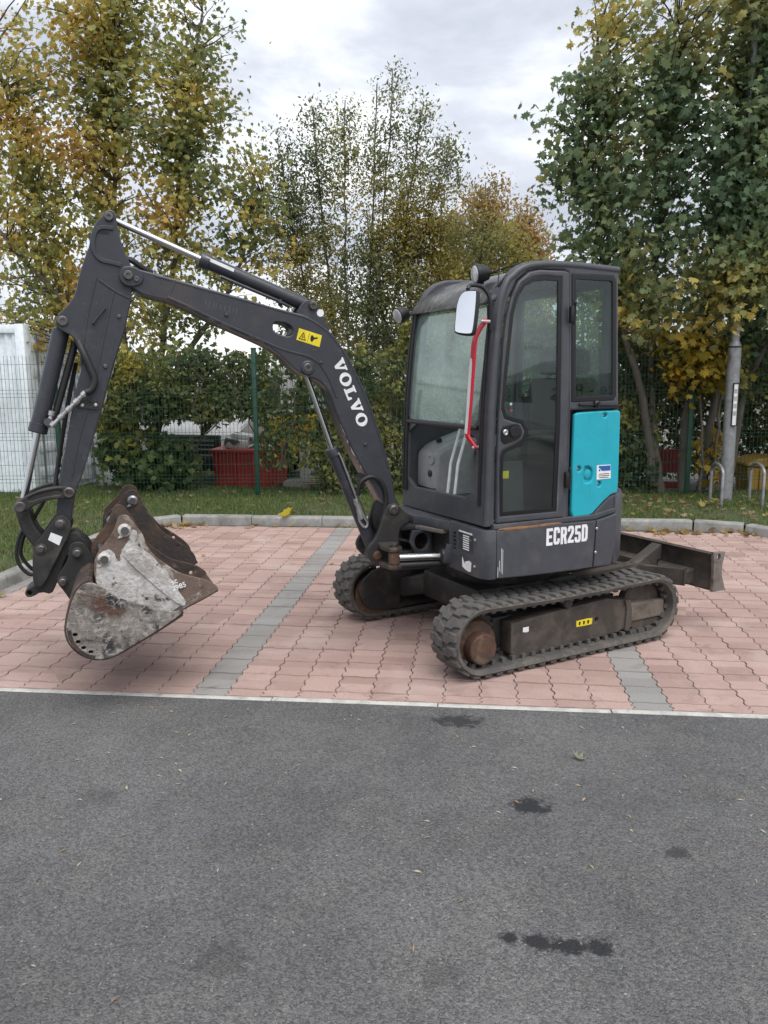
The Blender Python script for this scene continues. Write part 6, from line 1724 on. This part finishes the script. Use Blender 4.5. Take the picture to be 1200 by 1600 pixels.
# right maple, still green
bx, by = 2.75, 11.75
cnt.append(make_tree('maple_tree', 'large dark green maple filling the right side above the cab', 'tree', (bx, by, 0.0),
    [[(bx, by, 0), (bx - .15, by, 1.0), (bx - .25, by, 2.4), (bx - .2, by - .1, 4.4), (bx - .1, by, 7.2)],
     [(bx + .3, by, 0), (bx + .3, by, 1.4), (bx + .55, by - .1, 3.2), (bx + .9, by - .1, 5.6), (bx + 1.0, by, 7.4)],
     [(bx + .55, by, 0), (bx + .7, by, 1.5), (bx + 1.2, by, 3.2), (bx + 1.8, by - .2, 5.4), (bx + 2.1, by, 6.8)],
     [(bx - .1, by, 0.2), (bx - .4, by - .2, 1.6), (bx - .9, by - .3, 3.0), (bx - 1.2, by - .2, 4.6), (bx - 1.1, by, 6.2)],
     [(bx + .95, by + .1, 0), (bx + 1.1, by + .1, 1.5), (bx + 1.6, by, 2.6), (bx + 2.4, by - .3, 3.8)]],
    [(2.8, 11.4, 4.4, 1.9, 1.1, 1.9, 5), (1.7, 11.2, 4.6, .95, .8, 1.2, 2), (2.7, 11.4, 6.3, 1.5, 1.0, 1.1, 2.8), (4.0, 11.4, 5.0, 1.3, 1.0, 1.8, 3), (3.0, 11.2, 2.9, 1.8, .9, .8, 2.6), (1.6, 11.3, 3.1, .8, .7, .8, 1.2), (4.6, 11.2, 3.2, .9, .8, 1.0, 1.6), (3.5, 10.7, 4.2, .7, .25, 1.4, 3.2), (3.6, 10.7, 6.2, .6, .25, 1.3, 2.4), (3.4, 10.65, 3.0, .5, .2, .4, 1.2), (2.15, 11.3, 5.3, .8, .7, 1.6, 1.8), (3.3, 11.3, 5.8, .7, .6, 1.4, 1.4)],
    800, 27, 0.098, MAPLE, [(0.126, 0.193, 0.109), (0.16, 0.235, 0.126), (0.21, 0.277, 0.134), (0.269, 0.311, 0.143), (0.37, 0.361, 0.143), (0.605, 0.487, 0.134)], 23, twig_r=0.012,
    colour=lambda P: -0.04 + np.clip(3.4 - P[:, 2], 0, 1.2) * 0.16 + np.where((P[:, 2] < 2.5) & (np.abs(P[:, 0] - 3.0) < .55), 0.30, 0)))
# yellow low branch in front of the right trunks
cnt.append(make_tree('maple_sapling', 'thin maple sapling with bright yellow leaves between the right trunks', 'shrub', (3.25, 11.55, 0.0),
    [[(3.25, 11.55, 0), (3.2, 11.5, 1.0), (3.05, 11.35, 2.1)], [(3.4, 11.6, 0), (3.42, 11.5, 1.2), (3.45, 11.4, 2.0)]],
    [(2.95, 11.25, 2.05, .5, .25, .28, 3), (3.3, 11.3, 1.85, .4, .25, .3, 2), (3.4, 11.75, 0.6, .3, .15, .4, 1.2), (2.75, 11.35, 1.75, .3, .2, .25, 1)],
    70, 12, 0.105, MAPLE, [(0.16, 0.17, 0.04), (0.32, 0.27, 0.045), (0.48, 0.33, 0.04), (0.52, 0.28, 0.03)], 31, stem_r=0.018, twig_r=0.006, spread=0.09))
# slender willows in the middle
sal = [(0.13, 0.175, 0.085), (0.18, 0.215, 0.10), (0.26, 0.27, 0.105), (0.38, 0.34, 0.11), (0.45, 0.36, 0.105)]
cnt.append(make_tree('willow_tree', 'slender half bare willow with upright twigs behind the boom', 'tree', (-1.7, 12.9, -0.05),
    [[(-1.7 + dx * .3, 12.9, 0), (-1.7 + dx * .6, 12.9 + dy, 2.0), (-1.6 + dx, 12.9 + dy, 4.2), (-1.5 + dx * 1.25, 12.9, h)] for dx, dy, h in ((-1.2, 0, 5.4), (-.75, .2, 5.8), (-.35, -.1, 5.9), (0.05, .2, 6.1), (.25, -.1, 6.3), (.6, .1, 5.8), (.95, 0, 5.0))],
    [(-1.9, 12.9, 4.3, 1.15, .7, 1.6, 3), (-1.1, 12.9, 4.8, .7, .6, 1.6, 2.8), (-2.6, 12.9, 3.5, .8, .6, 1.5, 2.2), (-1.2, 12.9, 3.0, 1.1, .7, 1.2, 2.4), (-2.2, 12.9, 2.4, 1.2, .5, .8, 1.6), (-2.9, 12.9, 4.3, .7, .5, 1.4, 1.8), (-0.55, 12.9, 4.5, .6, .5, 1.3, 1.6), (-2.2, 12.9, 5.2, .7, .5, .8, 1.0)],
    1350, 24, 0.058, OVAL, sal, 41, stem_r=0.018, twig_r=0.0045, spread=0.10, droop=-0.25, colour=lambda P: -np.clip(P[:, 2] - 4.3, 0, 1) * 0.25))
cnt.append(make_tree('willow_tree', 'fuller yellow green willow right of the boom behind the cab roof', 'tree', (-0.5, 13.4, -0.05),
    [[(-0.5 + dx * .3, 13.4, 0), (-0.5 + dx * .7, 13.4, 1.8), (-0.5 + dx, 13.4, 3.2), (-0.5 + dx * 1.2, 13.4, h)] for dx, h in ((-1.0, 4.4), (-.5, 4.7), (0, 4.6), (.6, 4.2), (1.1, 4.0))],
    [(-0.9, 13.3, 3.2, 1.1, .7, 1.5, 3), (0.2, 13.3, 3.0, 1.2, .7, 1.4, 3), (-0.3, 13.2, 1.6, 1.6, .6, .9, 3)],
    800, 34, 0.068, OVAL, [(0.145, 0.185, 0.08), (0.21, 0.24, 0.09), (0.31, 0.31, 0.105), (0.44, 0.40, 0.11), (0.48, 0.38, 0.11)], 47, stem_r=0.026, twig_r=0.006, spread=0.13, droop=0.1))
cnt.append(make_tree('rowan_tree', 'russet orange tree in the distance left of the green maple', 'tree', (0.5, 16.3, -0.09),
    [[(0.5, 16.3, 0), (0.45, 16.3, 2.0), (0.3, 16.3, 4.0), (0.25, 16.3, 5.4)], [(0.6, 16.3, 0), (0.9, 16.3, 2.2), (1.1, 16.2, 4.6)], [(0.4, 16.3, 0.2), (-.1, 16.3, 2.0), (-.3, 16.3, 4.4)]],
    [(0.4, 16.3, 4.2, 1.2, .8, 1.4, 3), (1.0, 16.2, 3.4, 1.0, .8, 1.4, 2), (-.3, 16.3, 3.0, 1.0, .7, 1.2, 2)],
    720, 34, 0.08, OVAL, [(0.218, 0.196, 0.086), (0.333, 0.253, 0.098), (0.448, 0.299, 0.103), (0.494, 0.276, 0.109)], 53, stem_r=0.04, twig_r=0.007, spread=0.13))
# far trees closing the gaps
for i, (x, y, h, w, lab) in enumerate(((-9.5, 19, 5.0, 2.2, 'dull green tree far behind the container'), (-2.2, 20, 5.0, 2.6, 'distant olive tree seen through the willow twigs'), (5.5, 17.5, 6.0, 2.4, 'distant green tree behind the right maple'), (2.4, 18.5, 4.6, 2.2, 'distant brownish tree behind the cab'))):
    cnt.append(make_tree('distant_tree', lab, 'tree', (x, y, -0.09), [[(x, y, 0), (x + .1, y, h * .4), (x, y, h * .9)], [(x, y, 0.5), (x + .5, y, h * .5), (x + w * .5, y, h * .8)], [(x, y, 0.5), (x - .5, y, h * .5), (x - w * .5, y, h * .8)]],
        [(x, y, h * .55, w, 1.2, h * .42, 3), (x + w * .4, y, h * .4, w * .8, 1.0, h * .35, 1.5), (x - w * .4, y, h * .4, w * .8, 1.0, h * .35, 1.5)],
        150, 30, 0.14, OVAL, [(0.06, 0.085, 0.035), (0.10, 0.12, 0.045), (0.18, 0.16, 0.055), (0.24, 0.17, 0.06)], 60 + i, stem_r=0.08, twig_r=0.012, spread=0.28, group='far trees behind the yard'))

# ---- ivy-grown hedge behind the mesh
def hedge(name, label, boxes, n, size, pal, seed):
    root = empty(name, (boxes[0][0] / 2 + boxes[0][1] / 2, fence_y(boxes[0][0]) + 0.5, 0))
    tag(root, label, 'hedge')
    b0 = np.array(root.location)
    P = []
    tot = sum((b[1] - b[0]) * b[5] for b in boxes)
    bm = bmesh.new()
    for (x0, x1, z0, z1, dep, wgt) in boxes:
        k = int(n * (x1 - x0) * wgt / tot)
        x = rng.uniform(x0, x1, k)
        z = z0 + (z1 - z0) * rng.uniform(0, 1, k) ** 0.9
        top = np.array([0.34 * mnoise.noise(Vector((a * 1.7, seed, 0))) + 0.18 * mnoise.noise(Vector((a * 5, seed, 1))) for a in x])
        z = np.where(z > z1 - 0.45, z + top, z)
        y = 11.42 + 0.09 * x + rng.uniform(0, 1, k) ** 1.6 * dep + 0.14 * np.array([mnoise.noise(Vector((a * 2.2, b * 2.2, seed))) for a, b in zip(x, z)])
        P.append(np.stack([x, y, z], 1))
        for _ in range(int((x1 - x0) * 9)):
            xa = random.uniform(x0, x1); ya = fence_y(xa) + 0.15 + random.random() * dep
            pts = [Vector((xa, ya, z0))]
            for q in range(5): pts.append(pts[-1] + Vector((random.gauss(0, .09), random.gauss(0, .05), (z1 - z0) / 5)))
            tube_bm(bm, [p - root.location for p in pts], [0.013, .012, .010, .008, .006, .004], 4, caps=False)
    link('stems', bm_mesh(bm, 'stems'), TWIG, root, 60)
    P = np.concatenate(P)
    V, Fi, k = leaves_mesh(P, size, IVY, 0.5, outward=np.tile(np.array([[0, -0.6, 0.1]]), (len(P), 1)))
    t = np.clip(0.42 + clump(P, 1.3, seed) * 0.8 + clump(P, 4.0, seed + 3) * 0.35 + rng.normal(0, 0.13, len(P)), 0, 0.999)
    pal = np.array(pal); x = t * (len(pal) - 1); i0 = x.astype(int); fr = (x - i0)[:, None]
    C = (pal[i0] * (1 - fr) + pal[i0 + 1] * fr) * rng.uniform(0.7, 1.25, (len(P), 1))
    leaf_object('foliage', V - b0, Fi, np.repeat(C, k, 0), LEAFM, root)
ivp = [(0.085, 0.124, 0.058), (0.124, 0.163, 0.072), (0.176, 0.208, 0.078), (0.26, 0.267, 0.085), (0.442, 0.39, 0.091)]
hedge('ivy_hedge', 'yellow green creeper hanging in the mesh between the left maple and the boom', [(-5.3, -2.9, 1.15, 2.1, .6, 1.3), (-3.0, -1.4, 0.45, 2.05, .5, 1.1), (-2.2, -1.2, 0.1, 1.2, .4, .9)], 9500, 0.078, [(0.094, 0.131, 0.056), (0.138, 0.175, 0.062), (0.194, 0.219, 0.075), (0.3, 0.288, 0.081), (0.5, 0.413, 0.075)], 71)
hedge('ivy_hedge', 'dense dark ivy hedge behind the fence between boom and cab', [(-1.6, 1.6, 0.05, 2.15, .7, 1.0), (-1.0, 1.4, 1.8, 2.5, .6, .5)], 17000, 0.075, ivp, 77)
hedge('ivy_hedge', 'dark leafy hedge under the right maple behind the lamp post', [(1.5, 2.7, 0.05, 2.2, .7, 1.3), (2.6, 5.6, 1.45, 2.3, .9, .7), (4.4, 5.6, 0.8, 1.4, .6, .4)], 12500, 0.085, ivp, 83)

# far belt of shrubs closing the view under the crowns
for k, (x, y, lab) in enumerate(((3.2, 13.7, 'dark shrub far behind the right trunks and barrier'), (5.4, 13.6, 'dark shrub far behind the yellow grit bin'), (0.6, 15.4, 'dull green shrub far behind the cab hidden by ivy'))):
    cnt.append(make_tree('distant_shrub', lab, 'shrub', (x, y, -0.09), [[(x + d, y, 0), (x + d * 1.4, y, 1.0), (x + d * 1.7, y, 2.2)] for d in (-.6, -.2, .3, .7)],
        [(x, y, 0.9, 1.4, .5, 0.95, 3), (x - .5, y, 1.7, .9, .5, .8, 1.5), (x + .6, y, 1.8, .9, .5, .8, 1.5)],
        230, 28, 0.11, OVAL, [(0.05, 0.075, 0.03), (0.08, 0.105, 0.04), (0.12, 0.13, 0.045), (0.17, 0.15, 0.05)], 90 + k, stem_r=0.03, twig_r=0.008, spread=0.2, group='shrubs far behind the fence'))

# ---- leaf litter
def litter(name, label, spots, size, pal, cat='leaves'):
    P = np.array(spots)
    n = len(P)
    a = rng.uniform(0, 2 * np.pi, n)
    s = size * rng.uniform(0.45, 1.2, n)
    k = len(MAPLE)
    ca, sa = np.cos(a)[:, None], np.sin(a)[:, None]
    sh = (MAPLE - np.array([0, .35]))[None]
    X = (sh[..., 0] * ca - sh[..., 1] * sa) * s[:, None]
    Y = (sh[..., 0] * sa + sh[..., 1] * ca) * s[:, None]
    t1, t2 = rng.normal(0, .28, (n, 1)), rng.normal(0, .28, (n, 1))
    Z = X * t1 + Y * t2 + (X ** 2 + Y ** 2) / s[:, None] * rng.uniform(-.5, 1.2, (n, 1))
    Z = Z - Z.min(1, keepdims=True) + 0.003
    V = np.zeros((n, k + 1, 3))
    V[:, 1:, 0], V[:, 1:, 1], V[:, 1:, 2] = P[:, 0:1] + X, P[:, 1:2] + Y, P[:, 2:3] + Z
    V[:, 0] = P; V[:, 0, 2] += 0.004
    tri = np.array([[0, 1 + i, 1 + (i + 1) % k] for i in range(k)])
    Fi = (np.arange(n)[:, None, None] * (k + 1) + tri[None]).reshape(-1, 3)
    pal = np.array(pal)
    C = pal[rng.integers(0, len(pal), n)] * rng.uniform(.75, 1.2, (n, 1))
    o = leaf_object(name, V.reshape(-1, 3), Fi, np.repeat(C, k + 1, 0), LEAFM)
    return o
DRY = [(0.36, 0.27, 0.15), (0.42, 0.34, 0.2), (0.28, 0.19, 0.1), (0.45, 0.36, 0.12), (0.24, 0.15, 0.08)]
sp_l = []
while len(sp_l) < 260:
    x, y = random.uniform(-6.5, 5), random.uniform(8.0, 11.3)
    if on_verge(x, y): sp_l.append((x, y, 0.10))
for _ in range(120): sp_l.append((random.uniform(1.8, 4.5), random.uniform(9.5, 11.2), 0.11))
tag(litter('fallen_leaves', '', sp_l, 0.075, DRY), 'dry fallen leaves scattered over the grass verge', 'leaves', kind='stuff')
sp_l = []
for _ in range(80): sp_l.append((random.uniform(1.9, 3.3), KERB_Y - 0.04 - abs(random.gauss(0, .13)), 0.004))
for _ in range(45): sp_l.append((-3.66 + abs(random.gauss(0, .25)), KERB_Y - 0.08 - abs(random.gauss(0, .10)), 0.004))
for _ in range(40): sp_l.append((random.uniform(-3.3, 2), KERB_Y - 0.02 - abs(random.gauss(0, .05)), 0.004))
for _ in range(24): sp_l.append((LEFT_X + 0.06 + abs(random.gauss(0, .05)), random.uniform(5, 9), 0.004))
tag(litter('fallen_leaves', '', sp_l, 0.085, DRY), 'drift of dry leaves gathered along the foot of the kerb', 'leaves', kind='stuff')
bits = []
while len(bits) < 170:
    x, y = random.uniform(-2.6, 2.2), random.uniform(1.9, 4.0)
    if in_view(x, y) and random.random() < 0.55 + 0.9 * mnoise.noise(Vector((x * 1.1, y * 1.1, 8))): bits.append((x, y, 0.001))
V, Fi = [], []
Cc = []
for (x, y, z) in bits:
    a = random.uniform(0, math.pi); L = random.uniform(0.005, 0.019); w = L * random.uniform(.12, .35)
    ca, sa = math.cos(a), math.sin(a); k = len(V)
    for (p, q, h) in ((-L, 0, 0.002), (0, -w, 0.006), (L, 0, 0.003), (0, w, 0.004)):
        V.append((x + p * ca - q * sa, y + p * sa + q * ca, z + h))
    Fi += [(k, k + 1, k + 2), (k, k + 2, k + 3)]
    c = random.choice([(0.46, 0.35, 0.21), (0.52, 0.44, 0.31), (0.33, 0.21, 0.12), (0.45, 0.43, 0.38)]); Cc += [c] * 4
tag(leaf_object('leaf_crumbs', np.array(V), np.array(Fi), np.array(Cc), GRASSM), 'tiny dry leaf crumbs scattered over the asphalt', 'leaf crumbs', kind='stuff')
# single leaves that stand out
for (x, y, z, s, c, lab) in ((-2.17, 9.29, 0.110, 0.15, (0.66, 0.50, 0.05), 'bright yellow leaf lying on the back kerb'),
                             (0.522, 3.526, 0.002, 0.05, (0.42, 0.44, 0.3), 'pale curled leaf on the asphalt right of centre'),
                             (-1.28, 7.3, 0.004, 0.11, (0.50, 0.42, 0.14), 'yellowish leaf on the grey paver stripe'),
                             (-2.62, 7.55, 0.004, 0.08, (0.5, 0.33, 0.1), 'small tan leaf on the red pavers beside the buckets')):
    o = litter('fallen_leaf', '', [(0, 0, 0)], s, [c])
    o.location = (x, y, z)
    tag(o, lab, 'leaf')
print('LEAVES', [c[1] for c in cnt])
